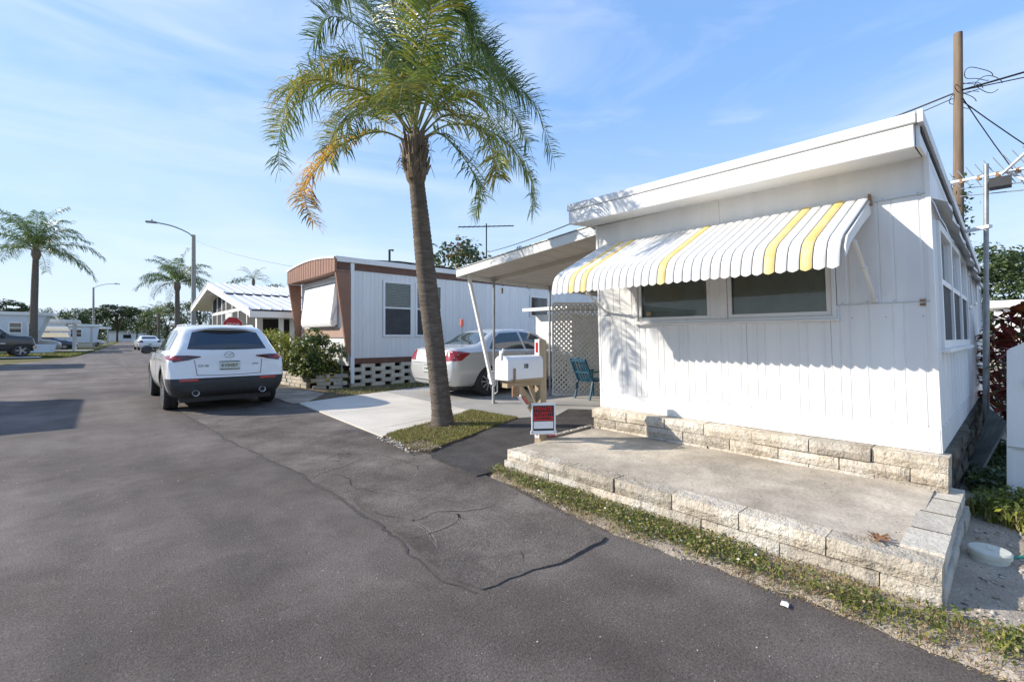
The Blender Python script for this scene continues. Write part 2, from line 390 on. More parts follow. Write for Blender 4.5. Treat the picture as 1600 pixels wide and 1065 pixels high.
mat('grass_a', (.12, .15, .022), (.16, .18, .03), scale=5, rough=.6, trans=.3)
mat('grass_b', (.21, .23, .035), (.27, .26, .05), scale=5, rough=.6, trans=.3)
mat('grass_dry', (.46, .355, .19), (.34, .26, .14), scale=9, rough=.8, trans=.2)
mat('flower', (.75, .75, .72), rough=.6)
mat('brown_metal', (.30, .155, .10), (.26, .13, .085), scale=3, rough=.5, bump=[(3, .003)], spec=.35)
mat('brown_dark', (.13, .062, .042), (.17, .085, .06), scale=4, rough=.5, spec=.35)
mat('pink_panel', (.42, .27, .205), (.38, .24, .18), scale=3, rough=.55)
mat('breeze', (.62, .56, .45), (.53, .47, .37), scale=9, detail=7, rough=.95, bump=[(60, .004)], rnd=.12, spec=.15)
mat('planter_brick', (.55, .50, .42), (.42, .37, .30), scale=9, detail=7, rough=.95, bump=[(50, .006)], rnd=.15, spec=.15)
mat('white_metal_roof', (.72, .73, .74), (.60, .61, .62), scale=1.5, rough=.45)
mat('grey_metal_roof', (.42, .44, .46), (.36, .375, .39), scale=1, rough=.5)
mat('paint_white', (.82, .82, .81), rough=.28, coat=.9, spec=.5)
mat('paint_silver', (.60, .60, .585), rough=.32, metal=.3, coat=.9)
mat('paint_dark', (.040, .032, .030), rough=.3, metal=.2, coat=.9)
mat('paint_blue', (.035, .06, .13), rough=.3, metal=.3, coat=.9)
mat('paint_grey', (.33, .34, .35), rough=.3, metal=.5, coat=.8)
mat('cladding', (.035, .036, .038), (.045, .046, .048), scale=20, rough=.62)
mat('car_glass', (.016, .022, .027), rough=.04, spec=.8, coat=.5)
mat('clear_car_glass', (.045, .065, .068), rough=.04, spec=.9, coat=.5)
mat('rubber', (.025, .025, .026), (.04, .039, .037), scale=20, rough=.8)
mat('rim_metal', (.45, .45, .46), rough=.3, metal=.85)
mat('rim_dark', (.10, .10, .105), rough=.35, metal=.7)
mat('tail_red', (.30, .008, .012), rough=.12, spec=.7, coat=.6)
mat('tail_dark', (.06, .005, .008), rough=.12, spec=.7, coat=.6)
mat('reflector_red', (.42, .018, .022), rough=.25, coat=.5)
mat('lamp_clear', (.72, .73, .72), rough=.12, coat=.6)
mat('chrome', (.75, .76, .77), rough=.12, metal=1)
mat('plate_white', (.62, .66, .60), (.55, .60, .56), scale=30, rough=.4)
mat('plate_ink', (.035, .07, .05), rough=.5)
mat('plate_orange', (.55, .25, .05), rough=.5)
mat('sign_red', (.58, .022, .022), rough=.42)
mat('sign_black', (.015, .014, .014), rough=.5)
mat('sign_white', (.78, .78, .77), rough=.45)
mat('mail_white', (.80, .80, .80), (.74, .735, .72), scale=5, rough=.42, c3=(.58, .55, .5), scale3=8, ramp3=(.66, .9))
mat('blue_plastic', (.006, .05, .088), (.010, .065, .105), scale=7, rough=.42)
mat('green_plastic', (.015, .13, .10), rough=.45)
mat('lattice', (.66, .635, .58), (.58, .55, .49), scale=5, rough=.6)
mat('lid', (.64, .64, .56), (.54, .54, .46), scale=7, rough=.6, c3=(.36, .34, .28), scale3=9, ramp3=(.6, .85))
mat('hose', (.03, .20, .14), rough=.5)
mat('frond_brown2', (.16, .065, .028), (.22, .11, .05), scale=30, rough=.8)
mat('paper', (.85, .85, .85), rough=.8)
mat('board', (.10, .105, .085), (.055, .058, .05), scale=7, rough=.85, bump=[(40, .004)])
mat('wire', (.02, .02, .022), rough=.7)
mat('flag', (.80, .28, .22), rough=.7, trans=.3)
mat('pale_blue_wall', (.66, .70, .74), (.60, .64, .68), scale=2, rough=.6)
mat('cream', (.66, .62, .50), (.58, .54, .43), scale=3, rough=.6)
mat('pine_leaf', (.035, .055, .022), (.055, .075, .03), scale=1, rough=.7, trans=.2)
glassmat('window_glass', (.90, .92, .91), .02, .4)
glassmat('sky_glass', (.45, .52, .56), .55)

# ================================================================== THE SETTING
def rect(x0, y0, x1, y1): return [(x0, y0), (x1, y0), (x1, y1), (x0, y1)]
struct(sheet('ground', rect(-900, -300, 900, 1600), -.05, 'turf'))
road_l = [(-9, -16), (-9, 29), (-3.6, 31), (-2.2, 36), (-1.3, 42), (-.5, 55), (.3, 75), (1.3, 100), (4.7, 198), (9, 330)]
road_r = [(2.62, -16), (2.62, 9), (2.72, 13), (3.3, 25), (3.6, 45), (3.9, 60), (4.6, 80), (5.6, 105), (8.4, 198), (12.5, 330)]
struct(sheet('road', road_l + road_r[::-1], 0, 'asphalt'))
sh_edge = jag([(.50, 60), (.62, 32), (.69, 24.7), (.92, 11), (1.21, 6.14), (1.39, 4.33), (1.44, 3.0), (1.35, 2.02)], .11, .035, 3) + \
          jag([(1.42, 1.80), (1.9, 1.73), (2.36, 1.74)], .07, .03, 8)
sh_right = [(2.5, 2.5), (2.63, 3.34), (2.63, 5.3), (2.78, 9.1), (2.73, 13), (3.31, 25), (3.62, 45), (3.9, 60)]
def sh_z(x, y):
    return .007 + .008 * max(0, 1 - abs(y - 1.75) / .4) * max(0, min(1, (x - 1.7) / .4))
struct(sheet('road_shoulder', sh_edge + sh_right, .007, 'old_asphalt', thick=.05, zf=sh_z))
def ribbon(mb, pts, w, z, seed=0, amp=.02, taper=True):
    p = jag(pts, .05, amp, seed); L = []; Rr = []
    for i, q in enumerate(p):
        a = Vector(p[max(i-1, 0)]); b = Vector(p[min(i+1, len(p)-1)]); d = (b - a).normalized(); n = Vector((-d.y, d.x))
        k = w * (.55 + .7 * abs(nz1(q[0]*9+seed, q[1]*9, 2))) * (min(1, .25 + 4 * min(i, len(p)-1-i) / len(p)) if taper else 1)
        c = Vector(q); L.append((*(c + n*k), z)); Rr.append((*(c - n*k), z))
    mb.grid([L, Rr])
mat('tar', (.052, .045, .041), (.075, .065, .059), scale=6, rough=.9, grain=(70, .4))
mb = MB()
ribbon(mb, [(.88, 13), (.90, 11), (1.18, 6.3), (1.36, 4.4), (1.41, 3.0), (1.325, 2.0), (1.38, 1.80)], .022, .004, 5, .035)
struct(mb.build('tar_seam', 'tar', fix=False))
CR = [[(1.52, 2.94), (1.6, 2.81), (1.75, 2.82), (1.88, 2.73), (1.95, 2.68), (2.07, 2.66), (2.25, 2.69)],
      [(1.6, 2.81), (1.57, 2.7), (1.55, 2.53), (1.54, 2.43), (1.53, 2.37), (1.48, 2.31)],
      [(1.55, 2.53), (1.44, 2.56)], [(1.54, 2.52), (1.73, 2.56), (1.86, 2.65), (1.9, 2.68), (1.88, 2.56)],
      [(1.84, 1.97), (1.77, 1.87)], [(2.0, 1.85), (2.05, 1.79), (2.19, 1.81)],
      [(1.78, 5.7), (2.09, 5.76), (2.3, 5.53)], [(1.39, 4.24), (1.5, 4.38), (1.75, 4.43), (1.98, 4.52)],
      [(1.71, 4.76), (1.8, 4.93)], [(1.48, 6.08), (1.56, 6.19)], [(1.45, 3.12), (1.46, 3.07), (1.58, 2.85)],
      [(1.5, 4.4), (1.62, 4.1), (1.58, 3.7), (1.7, 3.4)], [(2.2, 4.6), (2.3, 4.2), (2.24, 3.8)]]
mb = MB()
for i, c in enumerate(CR): ribbon(mb, c, .0034, .0105, i*3, .045)
struct(mb.build('road_cracks', 'crack', fix=False))
mb = MB()
for i in (0, 1, 3, 5, 7, 8): ribbon(mb, [(x+.004, y+.004) for x, y in CR[i]], .020, .0088, i*3, .045)
struct(mb.build('crack_sand', 'sandy_crack', fix=False))

# concrete apron, carport slab, dark walkway, planted island
apron = [(2.63, 5.36), (4.66, 6.22), (4.80, 9.72), (3.9, 9.5), (2.78, 9.12)]
struct(sheet('driveway_apron', apron, .028, 'concrete', thick=.08))
slab = [(4.685, 6.22), (4.76, 5.16), (5.4, 4.92), (6.02, 5.22), (6.3, 4.8), (6.5, 3.32), (14, 3.32), (14, 10.9), (6.1, 10.05), (4.825, 9.72)]
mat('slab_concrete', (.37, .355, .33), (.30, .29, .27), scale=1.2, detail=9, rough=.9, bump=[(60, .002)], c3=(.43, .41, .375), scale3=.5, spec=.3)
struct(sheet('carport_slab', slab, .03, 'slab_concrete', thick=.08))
mb = MB()
for a, b in (((2.7, 5.8), (4.66, 6.22)), ((4.7, 7.4), (2.74, 7.5)), ((5.5, 6.62), (8.5, 4.4)), ((4.8, 8.3), (12, 8.3))):
    ribbon(mb, [a, b], .006, .0335, 1, .004)
struct(mb.build('slab_joints', 'crack', fix=False))
walk = jag([(2.52, 3.28), (6.6, 3.28)], 2, 0) + [(6.3, 4.78), (6.0, 5.17), (5.4, 4.87), (4.73, 5.13)] + jag([(4.72, 5.12), (2.66, 4.28), (2.56, 4.1)], .12, .02, 2)
def walk_z(x, y): return .018 + .02 * max(0, min(1, (x - 2.6) / 1.2))
struct(sheet('walkway', walk, .02, 'dark_asphalt', thick=.05, zf=walk_z))
isl = jag([(2.66, 5.34), (2.53, 4.5), (2.66, 4.28), (4.72, 5.12), (4.65, 6.18)], .1, .025, 4, True)
struct(sheet('grass_island', isl, .045, 'soil', thick=.09))

# sandy yard round the patio: a fine uneven grid
def edge_x(y):
    P = [(-4, 2.28), (.14, 2.40), (.6, 2.45), (1.0, 2.43), (1.7, 2.38), (2.5, 2.47), (3.34, 2.60), (5, 2.6)]
    for (a, xa), (b, xb) in zip(P, P[1:]):
        if a <= y <= b: return xa + (xb - xa) * (y - a) / (b - a)
    return 2.3
def yard_z(x, y):
    d = x - edge_x(y) + nz1(x*4, y*4) * .05 + nz1(x*13, y*13) * .025
    t = max(0, min(1, (d + .03) / .18)); t = t*t*(3-2*t)
    z = -.03 + t * (.045 + .016 * nz1(x*2.1, y*2.1, 3) + .007 * nz1(x*9, y*9, 5) + .004 * nz1(x*30, y*30, 5))
    if y < .2 and x > 2.9: z += .012 * nz1(x*5, y*5, 9)
    return z
xs = np.arange(2.2, 6.6, .035); ys = np.arange(-2.6, 3.42, .035)
rows = [[(x, y, yard_z(x, y)) for x in xs] for y in ys]
mb = MB().grid(rows); o = mb.build('sandy_yard', 'sand', fix=False, smooth=180); struct(o)
struct(sheet('side_yard', [(6.55, -9), (40, -9), (40, 3.3), (6.55, 3.3)], -.015, 'sand'))
struct(sheet('front_yard', [(2.3, -14), (6.57, -14), (6.57, -2.55), (2.3, -2.55)], -.012, 'sand'))
# ground in front of the brown home
struct(sheet('planting_strip', jag([(2.76, 9.12), (3.9, 9.5), (4.82, 9.73), (6.1, 10.06), (9.6, 10.75), (9.6, 11.5), (2.9, 13.4), (2.74, 13)], .15, .03, 6, True), .012, 'soil'))
struct(sheet('lawn_beyond', [(2.95, 13.0), (9, 12.8), (30, 60), (4.1, 60), (3.45, 30)], -.01, 'turf'))
struct(sheet('gravel_strip', jag([(2.68, 9.15), (2.95, 9.2), (3.7, 10.4), (3.6, 12.3), (2.72, 13)], .15, .04, 6, True), .017, 'sand'))

# ================================================================== WHITE MOBILE HOME
HX = 4.41
def lean(x, y, z): return (x, y + .035 * (z - .45), z)
home = thing('mobile_home', 'white ribbed metal mobile home with yellow striped window awning on a stone block base', 'mobile home', (HX, .36, 0))
def panel(name, y0, y1, z0, z1, x=HX, period=.118, parent=home, m='siding', flat=False, jig=0):
    """front wall panel with pressed vertical grooves, facing -x"""
    prof = [(y0, 0)]
    if not flat:
        y = y0 + .05; k = 0
        while y < y1 - .03:
            w = .007 if k % 3 else .012
            prof += [(y - w, 0), (y - w*.4, .0048), (y + w*.4, .0048), (y + w, 0)]
            y += period * (1, .55, 1.25)[k % 3]; k += 1
    prof.append((y1, 0))
    a = [(x + d + jig, yy, z0) for yy, d in prof]; b = [(x + d + jig, yy, z1) for yy, d in prof]
    mb = MB().grid([a, b])
    # rim and back
    mb.add([(x+jig, y0, z0), (x+jig, y1, z0), (x+jig, y1, z1), (x+jig, y0, z1), (x+.03, y0, z0), (x+.03, y1, z0), (x+.03, y1, z1), (x+.03, y0, z1)],
           [(0,1,5,4), (1,2,6,5), (2,3,7,6), (3,0,4,7), (4,5,6,7)])
    return mb.build(name, m, parent, xf=lean)
YL, YR = 3.31, .36
WY0, WY1, WZ0, WZ1 = .97, 2.76, 1.44, 2.10
for i, (a, b) in enumerate(zip([YR, .985, 1.64, 2.30, 2.76], [.985, 1.64, 2.30, 2.76, YL])):
    panel('siding_panel', a + .0015, b - .0015, .622, 1.437 if 0 < i < 4 else 1.528, jig=(-.002, 0, -.001, .001, -.002)[i])
panel('siding_panel', YR, WY0 - .035, 1.531, 2.312, period=.16); panel('siding_panel', WY1 + .035, YL, 1.531, 2.312, period=.16)
panel('siding_panel', WY0 - .035, WY1 + .035, WZ1, 2.312)
panel('siding_panel', YR, 1.85, 2.315, 2.60, flat=True, jig=.004); panel('siding_panel', 1.853, YL, 2.315, 2.60, flat=True, jig=.005)
panel('skirt_board', YR, 1.9, .45, .620, flat=True, jig=-.012); panel('skirt_board', 1.902, YL, .45, .620, flat=True, jig=-.011)
# corner trims, seam strips
for a, b in (((HX-.008, YR-.008, .45), (HX+.035, YR+.02, 2.6)), ((HX-.008, YL-.02, .45), (HX+.03, YL+.006, 2.6))): MB().box(a, b).build('corner_trim', 'white_trim', home, xf=lean)
for a, b in (((HX-.010, YR+.03, 2.308), (HX-.001, .68, 2.317)), ((HX-.006, YR+.03, 1.526), (HX+.002, WY0-.05, 1.533)), ((HX-.006, WY1+.05, 1.526), (HX+.002, YL-.03, 1.533))): MB().box(a, b).build('seam_strip', 'alu', home, xf=lean)
for zz in (1.50, 1.53): MB().box((HX-.012, YR+.045, zz), (HX-.001, YR+.075, zz+.018)).build('hinge_bracket', 'rust', home, xf=lean)
mb = MB()    # rivet heads along the seams
for z, st in ((1.545, .16), (2.322, .2), (.635, .2), (1.425, .21), (.47, .33)):
    y = YR + .06
    while y < YL - .04:
        if not (WY0 - .05 < y < WY1 + .05 and 1.44 < z < 2.1): mb.lathe([(.0045, 0), (.003, .0025)], (HX - .003 - (.010 if z < .62 else 0), y, z), (-1, 0, 0), 6)
        y += st
o = mb.build('rivets', 'galv', home, xf=lean); o['kind'] = 'stuff'
# front window: frame, mullion, panes, blinds
fr = MB()
def ring(mb, y0, y1, z0, z1, w, x0, x1):
    mb.box((x0, y0, z0), (x1, y1, z0+w)); mb.box((x0, y0, z1-w), (x1, y1, z1)); mb.box((x0, y0, z0+w), (x1, y0+w, z1-w)); mb.box((x0, y1-w, z0+w), (x1, y1, z1-w))
ring(fr, WY0-.03, WY1+.03, WZ0-.02, WZ1, .028, HX-.028, HX+.04)
win = fr.build('front_window', 'white_trim', home, xf=lean, bevel=.003)
mb = MB(); mb.box((HX-.022, 1.80, WZ0+.01), (HX+.03, 1.955, WZ1-.03)); mb.box((HX-.03, 1.865, WZ0+.01), (HX-.022, 1.89, WZ1-.03)); mb.build('mullion', 'white_trim', win, xf=lean, bevel=.003)
for y0, y1 in ((WY0, 1.797), (1.958, WY1)):
    mb = MB(); ring(mb, y0+.001, y1-.001, WZ0+.010, WZ1-.03, .036, HX-.012, HX+.022); sash = mb.build('sash', 'white_trim', win, xf=lean, bevel=.003)
    MB().box((HX+.004, y0+.035, WZ0+.042), (HX+.009, y1-.035, WZ1-.06)).build('pane', 'window_glass', win, xf=lean)
    mb = MB(); z = WZ0 + .05
    while z < WZ1 - .06:
        mb.add([(HX+.034, y0+.036, z), (HX+.034, y1-.036, z), (HX+.048, y1-.036, z+.021), (HX+.048, y0+.036, z+.021)], [(0,1,2,3)]); z += .02
    bl = mb.build('blind', 'blind', win, xf=lean, fix=False)
    MB().box((HX+.06, y0+.02, WZ0+.03), (HX+.07, y1-.02, WZ1-.04)).build('backing', 'room', win, xf=lean)
mb = MB(); mb.box((HX-.05, WY0-.05, WZ0-.035), (HX+.03, WY1+.05, WZ0-.021)); mb.build('sill', 'white_trim', win, xf=lean, bevel=.003)
mb = MB(); mb.box((HX-.0145, 2.60, 1.505), (HX-.0125, 2.66, 1.545)); mb.build('window_sticker', 'grass_dry', win, xf=lean)
# side wall facing the narrow yard (-y)
XB = 10.5; SX0, SX1, SZ0, SZ1 = 4.62, 7.30, 1.19, 2.14
def spanel(name, x0, x1, z0, z1, period=.3, m='siding', y=YR, flat=False, jig=0):
    prof = [(x0, 0)]
    if not flat:
        x = x0 + period*.5
        while x < x1 - .03: prof += [(x-.02, 0), (x-.01, -.012), (x+.01, -.012), (x+.02, 0)]; x += period
    prof.append((x1, 0))
    mb = MB().grid([[(xx, y + d + jig, z0) for xx, d in prof], [(xx, y + d + jig, z1) for xx, d in prof]])
    mb.add([(x0, y+jig, z0), (x1, y+jig, z0), (x1, y+jig, z1), (x0, y+jig, z1), (x0, y+.03, z0), (x1, y+.03, z0), (x1, y+.03, z1), (x0, y+.03, z1)],
           [(0,1,5,4), (1,2,6,5), (2,3,7,6), (3,0,4,7), (4,5,6,7)])
    return mb.build(name, m, home, xf=lean)
def side_top(x): return 2.585 - .062 * (x - HX)
spanel('siding_panel', HX+.036, SX0, .622, 2.14, .28)
for a, b in zip([SX0, 5.5, 6.4], [5.497, 6.397, SX1]): spanel('siding_panel', a, b, .622, SZ0-.02, .3)
for a, b in zip([SX1, 8.2, 9.3], [8.197, 9.297, XB]): spanel('siding_panel', a, b, .622, 2.14, .3)
mb = MB(); mb.prism([(HX+.036, YR+.002, 2.142), (XB, YR+.002, 2.142), (XB, YR+.002, 2.205), (HX+.036, YR+.002, 2.58)], (0, .028, 0)); mb.build('header_panel', 'siding', home, xf=lean)
for a, b in zip([HX+.036, 6.4, 8.4], [6.397, 8.397, XB]): spanel('skirt_board', a, b, .45, .62, flat=True, jig=-.010)
sw = MB(); 
def sring(mb, x0, x1, z0, z1, w, y0, y1):
    mb.box((x0, y0, z0), (x1, y1, z0+w)); mb.box((x0, y0, z1-w), (x1, y1, z1)); mb.box((x0, y0, z0+w), (x0+w, y1, z1-w)); mb.box((x1-w, y0, z0+w), (x1, y1, z1-w))
sring(sw, SX0, SX1, SZ0, SZ1, .06, YR-.03, YR+.03)
for k in (1, 2): xx = SX0 + (SX1-SX0)*k/3; sw.box((xx-.045, YR-.03, SZ0+.06), (xx+.045, YR+.03, SZ1-.06))
sw.box((SX0+.06, YR-.024, 1.675), (SX1-.06, YR+.03, 1.715))
swo = sw.build('side_window', 'white_trim', home, xf=lean)
for k in range(3):
    a = SX0 + (SX1-SX0)*k/3 + .046; b = SX0 + (SX1-SX0)*(k+1)/3 - .046
    MB().box((a, YR-.006, 1.716), (b, YR+.002, SZ1-.061)).build('pane', 'sky_glass', swo, xf=lean)
    MB().box((a, YR-.012, SZ0+.061), (b, YR-.004, 1.674)).build('insect_screen', 'screen_mesh', swo, xf=lean)
    MB().box((a, YR+.05, SZ0+.061), (b, YR+.06, SZ1-.061)).build('backing', 'room', swo, xf=lean)
mb = MB(); mb.box((SX0-.03, YR-.06, SZ0-.03), (SX1+.03, YR, SZ0-.002)); mb.build('sill', 'white_trim', swo, xf=lean)
for (a, b, z0, z1) in ((7.65, 8.0, 1.62, 2.06), (8.75, 9.15, 1.72, 2.06), (9.75, 10.3, 1.35, 2.05)):
    mb = MB(); sring(mb, a, b, z0, z1, .04, YR-.03, YR-.001); w2 = mb.build('side_window', 'white_trim', home, xf=lean)
    MB().box((a+.04, YR-.016, z0+.04), (b-.04, YR-.010, z1-.04)).build('pane', 'car_glass', w2, xf=lean)
# sagging rain strip over the side windows
top = []; bot = []; edge = []
for i in range(25):
    x = HX + .12 + (9.4 - HX) * i / 24; z = 2.30 - .052 * (x - HX) + .012 * math.sin(i * 1.7)
    top.append((x, YR-.002, z)); edge.append((x, YR - .085 - .012 * math.sin(i*2.1), z - .045)); bot.append((x, YR - .09 - .01 * math.sin(i*2.1), z - .075 - .012*math.sin(i*1.3)))
mb = MB().grid([top, edge, bot]); mb.build('rain_strip', 'roof_edge', home, xf=lean)
# other walls (left side, rear) and floor
mb = MB(); mb.box((HX+.03, YL-.03, .45), (XB, YL, 2.2)); mb.build('rear_side_wall', 'siding', home, xf=lean)
mb = MB(); mb.box((XB-.03, YR, .45), (XB+.002, YL-.031, 2.2)); mb.build('back_wall', 'siding', home, xf=lean)
mb = MB(); mb.box((HX+.04, YR+.04, .45), (XB-.04, YL-.04, .50)); mb.build('floor', 'room', home, xf=lean)
# roof: deck, deep front fascia, metal cap, soffit
FX = 4.04
def rz(x): return -.058 * (x - FX)
mb = MB()
pts = lambda y: [(FX+.03, y, 2.70), (HX+.05, y, 2.715), (XB+.15, y, 2.70 + rz(XB) + .05), (XB+.15, y, 2.60 + rz(XB) + .0), (HX+.06, y, 2.60)]
mb.prism(pts(.375), (0, 3.04, 0)); mb.build('roof_deck', 'white_metal_roof', home, xf=lean)
mb = MB()
mb.prism([(FX, .385, 2.545), (FX, .385, 2.700), (FX+.03, .385, 2.700), (FX+.03, .385, 2.545)], (0, 3.04, 0))
fa = mb.build('fascia', 'white_trim', home, xf=lambda x, y, z: lean(x, y, z + .012 * (y - .4)), bevel=.006)
mb = MB(); mb.add([(FX+.031, .39, 2.548), (FX+.031, 3.42, 2.585), (HX+.02, 3.42, 2.615), (HX+.02, .39, 2.578)], [(0, 1, 2, 3)]); mb.build('soffit', 'white_trim', home, xf=lean)
mb = MB(); mb.prism([(FX-.010, .372, 2.703), (FX-.010, .372, 2.775), (FX+.02, .372, 2.79), (FX+.30, .372, 2.80), (FX+.30, .372, 2.703)], (0, 3.07, 0)); mb.build('roof_cap', 'roof_edge', home, xf=lambda x, y, z: lean(x, y, z + .012 * (y - .4)), bevel=.006)
mb = MB(); mb.prism([(FX-.01, 0, 2.70), (FX-.01, 0, 2.785), (XB+.16, 0, 2.785 + rz(XB)), (XB+.16, 0, 2.69 + rz(XB))], (0, .03, 0)); 
mb.build('roof_side_trim', 'roof_edge', home, xf=lambda x, y, z: lean(x, y + .338, z))
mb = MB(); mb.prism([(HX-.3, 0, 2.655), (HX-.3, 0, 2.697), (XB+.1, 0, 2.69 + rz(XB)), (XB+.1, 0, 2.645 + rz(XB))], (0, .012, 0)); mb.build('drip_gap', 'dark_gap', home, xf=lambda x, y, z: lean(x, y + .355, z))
mb = MB(); mb.prism([(FX+.031, 0, 2.55), (FX+.031, 0, 2.70), (XB, 0, 2.69 + rz(XB)), (XB, 0, 2.52 + rz(XB)), (HX, 0, 2.57)], (0, .02, 0)); mb.build('side_fascia', 'white_trim', home, xf=lambda x, y, z: lean(x, y + .362, z))
# striped metal window awning, one pressed slat after another
aw = MB(); aw.box((HX-.035, .70, 2.325), (HX-.008, 3.22, 2.352)); awning = aw.build('awning', 'awning_white', home, xf=lean)
NS = 33; AY0, AY1 = .70, 3.215; pw = (AY1 - AY0) / NS
path = [(0, 0), (-.30, -.155), (-.60, -.312), (-.775, -.404), (-.835, -.452), (-.864, -.510), (-.874, -.565), (-.877, -.612)]
def slat_mesh(m):
    prof = [(-.5, -.016), (-.45, .007), (-.31, .0135), (0, .0155), (.31, .0135), (.45, .007), (.5, -.016)]
    rows = []
    for i, (dx, dz) in enumerate(path):
        a = Vector(path[max(i-1, 0)]); b = Vector(path[min(i+1, len(path)-1)]); t = (b - a).normalized(); n = Vector((t.y, -t.x))
        if n.y < 0 and i < 4: n = -n
        n = Vector((t.y, -t.x)); n = n if n.y > 0 or n.x < 0 else -n
        r = []
        for (s, h) in prof:
            e = 0
            if i == len(path) - 1: e = .022 * (1 - (abs(s)*2)**2)
            r.append((dx + n.x*h, s*pw, dz + n.y*h - e))
        rows.append(r)
    mb = MB().grid(rows); mb.m = [1 if i % 6 in (0, 5) else 0 for i in range(len(mb.f))]; return mb.mesh('awning_slat', [m, 'awning_groove_shade'], smooth=32, fix=False)
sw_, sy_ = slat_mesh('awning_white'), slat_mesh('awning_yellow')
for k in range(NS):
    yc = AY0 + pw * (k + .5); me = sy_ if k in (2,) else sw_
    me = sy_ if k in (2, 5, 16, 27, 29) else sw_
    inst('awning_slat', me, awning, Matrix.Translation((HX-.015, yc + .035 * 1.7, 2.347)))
mb = MB()
for ye in (AY0 - .012, AY1 + .002):
    poly = [(HX-.02, ye, 2.335), (HX-.33, ye, 2.175), (HX-.63, ye, 2.02), (HX-.80, ye, 1.935), (HX-.86, ye, 1.86), (HX-.86, ye, 1.79), (HX-.72, ye, 1.90), (HX-.35, ye, 2.08), (HX-.02, ye, 2.22)]
    MB().prism(poly, (0, .010, 0)).build('end_plate', 'awning_white', awning, xf=lean)
for (ya, yb) in ((.69, .55), (3.19, 3.02)):
    mb = MB(); mb.tube([(HX-.62, ya, 1.93), (HX-.05, ya, 1.585), (HX-.004, ya, 1.555)], .013, 8); mb.box((HX-.03, ya-.02, 1.54), (HX-.003, ya+.02, 1.575))
    mb.tube([(HX-.36, ya, 1.772), (HX-.33, ya, 1.754)], .018, 8); mb.build('support_arm', 'awning_white', awning, xf=lean, smooth=50)
mb = MB(); mb.box((HX-.06, .685, 2.30), (HX-.008, .70, 2.365)); mb.box((HX-.09, .67, 2.27), (HX-.06, .70, 2.285)); mb.build('hinge', 'rust', awning, xf=lean)
# stone block base
def block_mesh(L, D, H, m, seed, rough=.014, faces='-x'):
    """split-faced block: front face (-x) is a rough grid, the rest plain"""
    ny, nz_ = max(3, int(L / .05)), max(2, int(H / .045)); rows = []
    for j in range(nz_ + 1):
        r = []
        for i in range(ny + 1):
            y = -L/2 + L*i/ny; z = H*j/nz_
            e = 0 if (i in (0, ny) or j in (0, nz_)) else 1
            d = (-.35 + noise.noise((y*14+seed*7, z*14, seed)) * 1.3 + noise.noise((y*40, z*40, seed*3)) * .6) * rough * e - (rough*.7 if e else 0)
            r.append((d, y + (0 if e else noise.noise((z*20, seed, y))*.004), z + (noise.noise((y*18, seed, z))*.005 if not e else 0)))
        rows.append(r)
    mb = MB().grid(rows); k = len(mb.v)
    b0 = [(0, -L/2, 0), (0, L/2, 0), (0, L/2, H), (0, -L/2, H), (D, -L/2, 0), (D, L/2, 0), (D, L/2, H), (D, -L/2, H)]
    # sides follow the rough rim
    bottom = [p for p in rows[0]]; topr = [p for p in rows[-1]]
    mb.add(topr + [(D, p[1], H) for p in topr], [(i, i+1, ny+1+i+1, ny+1+i) for i in range(ny)])
    mb.add(bottom + [(D, p[1], 0) for p in bottom], [(i, i+1, ny+1+i+1, ny+1+i) for i in range(ny)])
    for idx in (0, ny):
        c = [r[idx] for r in rows]; mb.add(c + [(D, p[1], p[2]) for p in c], [(i, i+1, nz_+1+i+1, nz_+1+i) for i in range(nz_)])
    mb.add([(D, -L/2, 0), (D, L/2, 0), (D, L/2, H), (D, -L/2, H)], [(0, 1, 2, 3)])
    return mb.mesh('stone_block', m)
BM = {}
def blk(L, D, H, m):
    k = (round(L, 2), round(D, 2), round(H, 3), m)
    if k not in BM: BM[k] = [block_mesh(L, D, H, m, s, .005 if m == 'grey_block' else .014) for s in range(3)]
    return random.choice(BM[k])
def course(parent, x, y0, y1, z, H, D, lens, m, jx=.012, gap=.007):
    y = y0; i = 0
    while y < y1 - .05:
        L = min(lens[i % len(lens)], y1 - y); i += 1
        inst('stone_block', blk(L - gap, D, H - .004, m), parent, Matrix.Translation((x + random.uniform(-jx, jx), y + L/2, z + random.uniform(-.002, .002))) @ Matrix.Rotation(random.uniform(-.012, .012), 4, 'Z'))
        y += L
def course_x(parent, y, x0, x1, z, H, D, lens, m, jx=.012, gap=.007):
    """blocks in a row along x whose rough face looks to -y"""
    x = x0; i = 0
    while x < x1 - .05:
        L = min(lens[i % len(lens)], x1 - x); i += 1
        inst('stone_block', blk(L - gap, D, H - .004, m), parent, Matrix.Translation((x + L/2, y + random.uniform(-jx, jx), z)) @ Matrix.Rotation(PI/2, 4, 'Z'))
        x += L
course(home, 4.255, .31, 3.33, .345, .105, .22, [.42, .40, .44, .43, .41, .45, .47], 'split_block')
course(home, 4.262, .31, 3.33, .245, .10, .22, [.20, .42, .43, .40, .45, .42, .38, .30], 'split_block')
course(home, 4.25, .31, 3.33, .145, .10, .22, [.40, .42, .43], 'split_block')
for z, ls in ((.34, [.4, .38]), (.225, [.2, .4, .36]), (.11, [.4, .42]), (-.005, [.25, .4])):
    course_x(home, .315, 4.475, 10.4, z, .115, .2, ls, 'shaded_stone', .02)

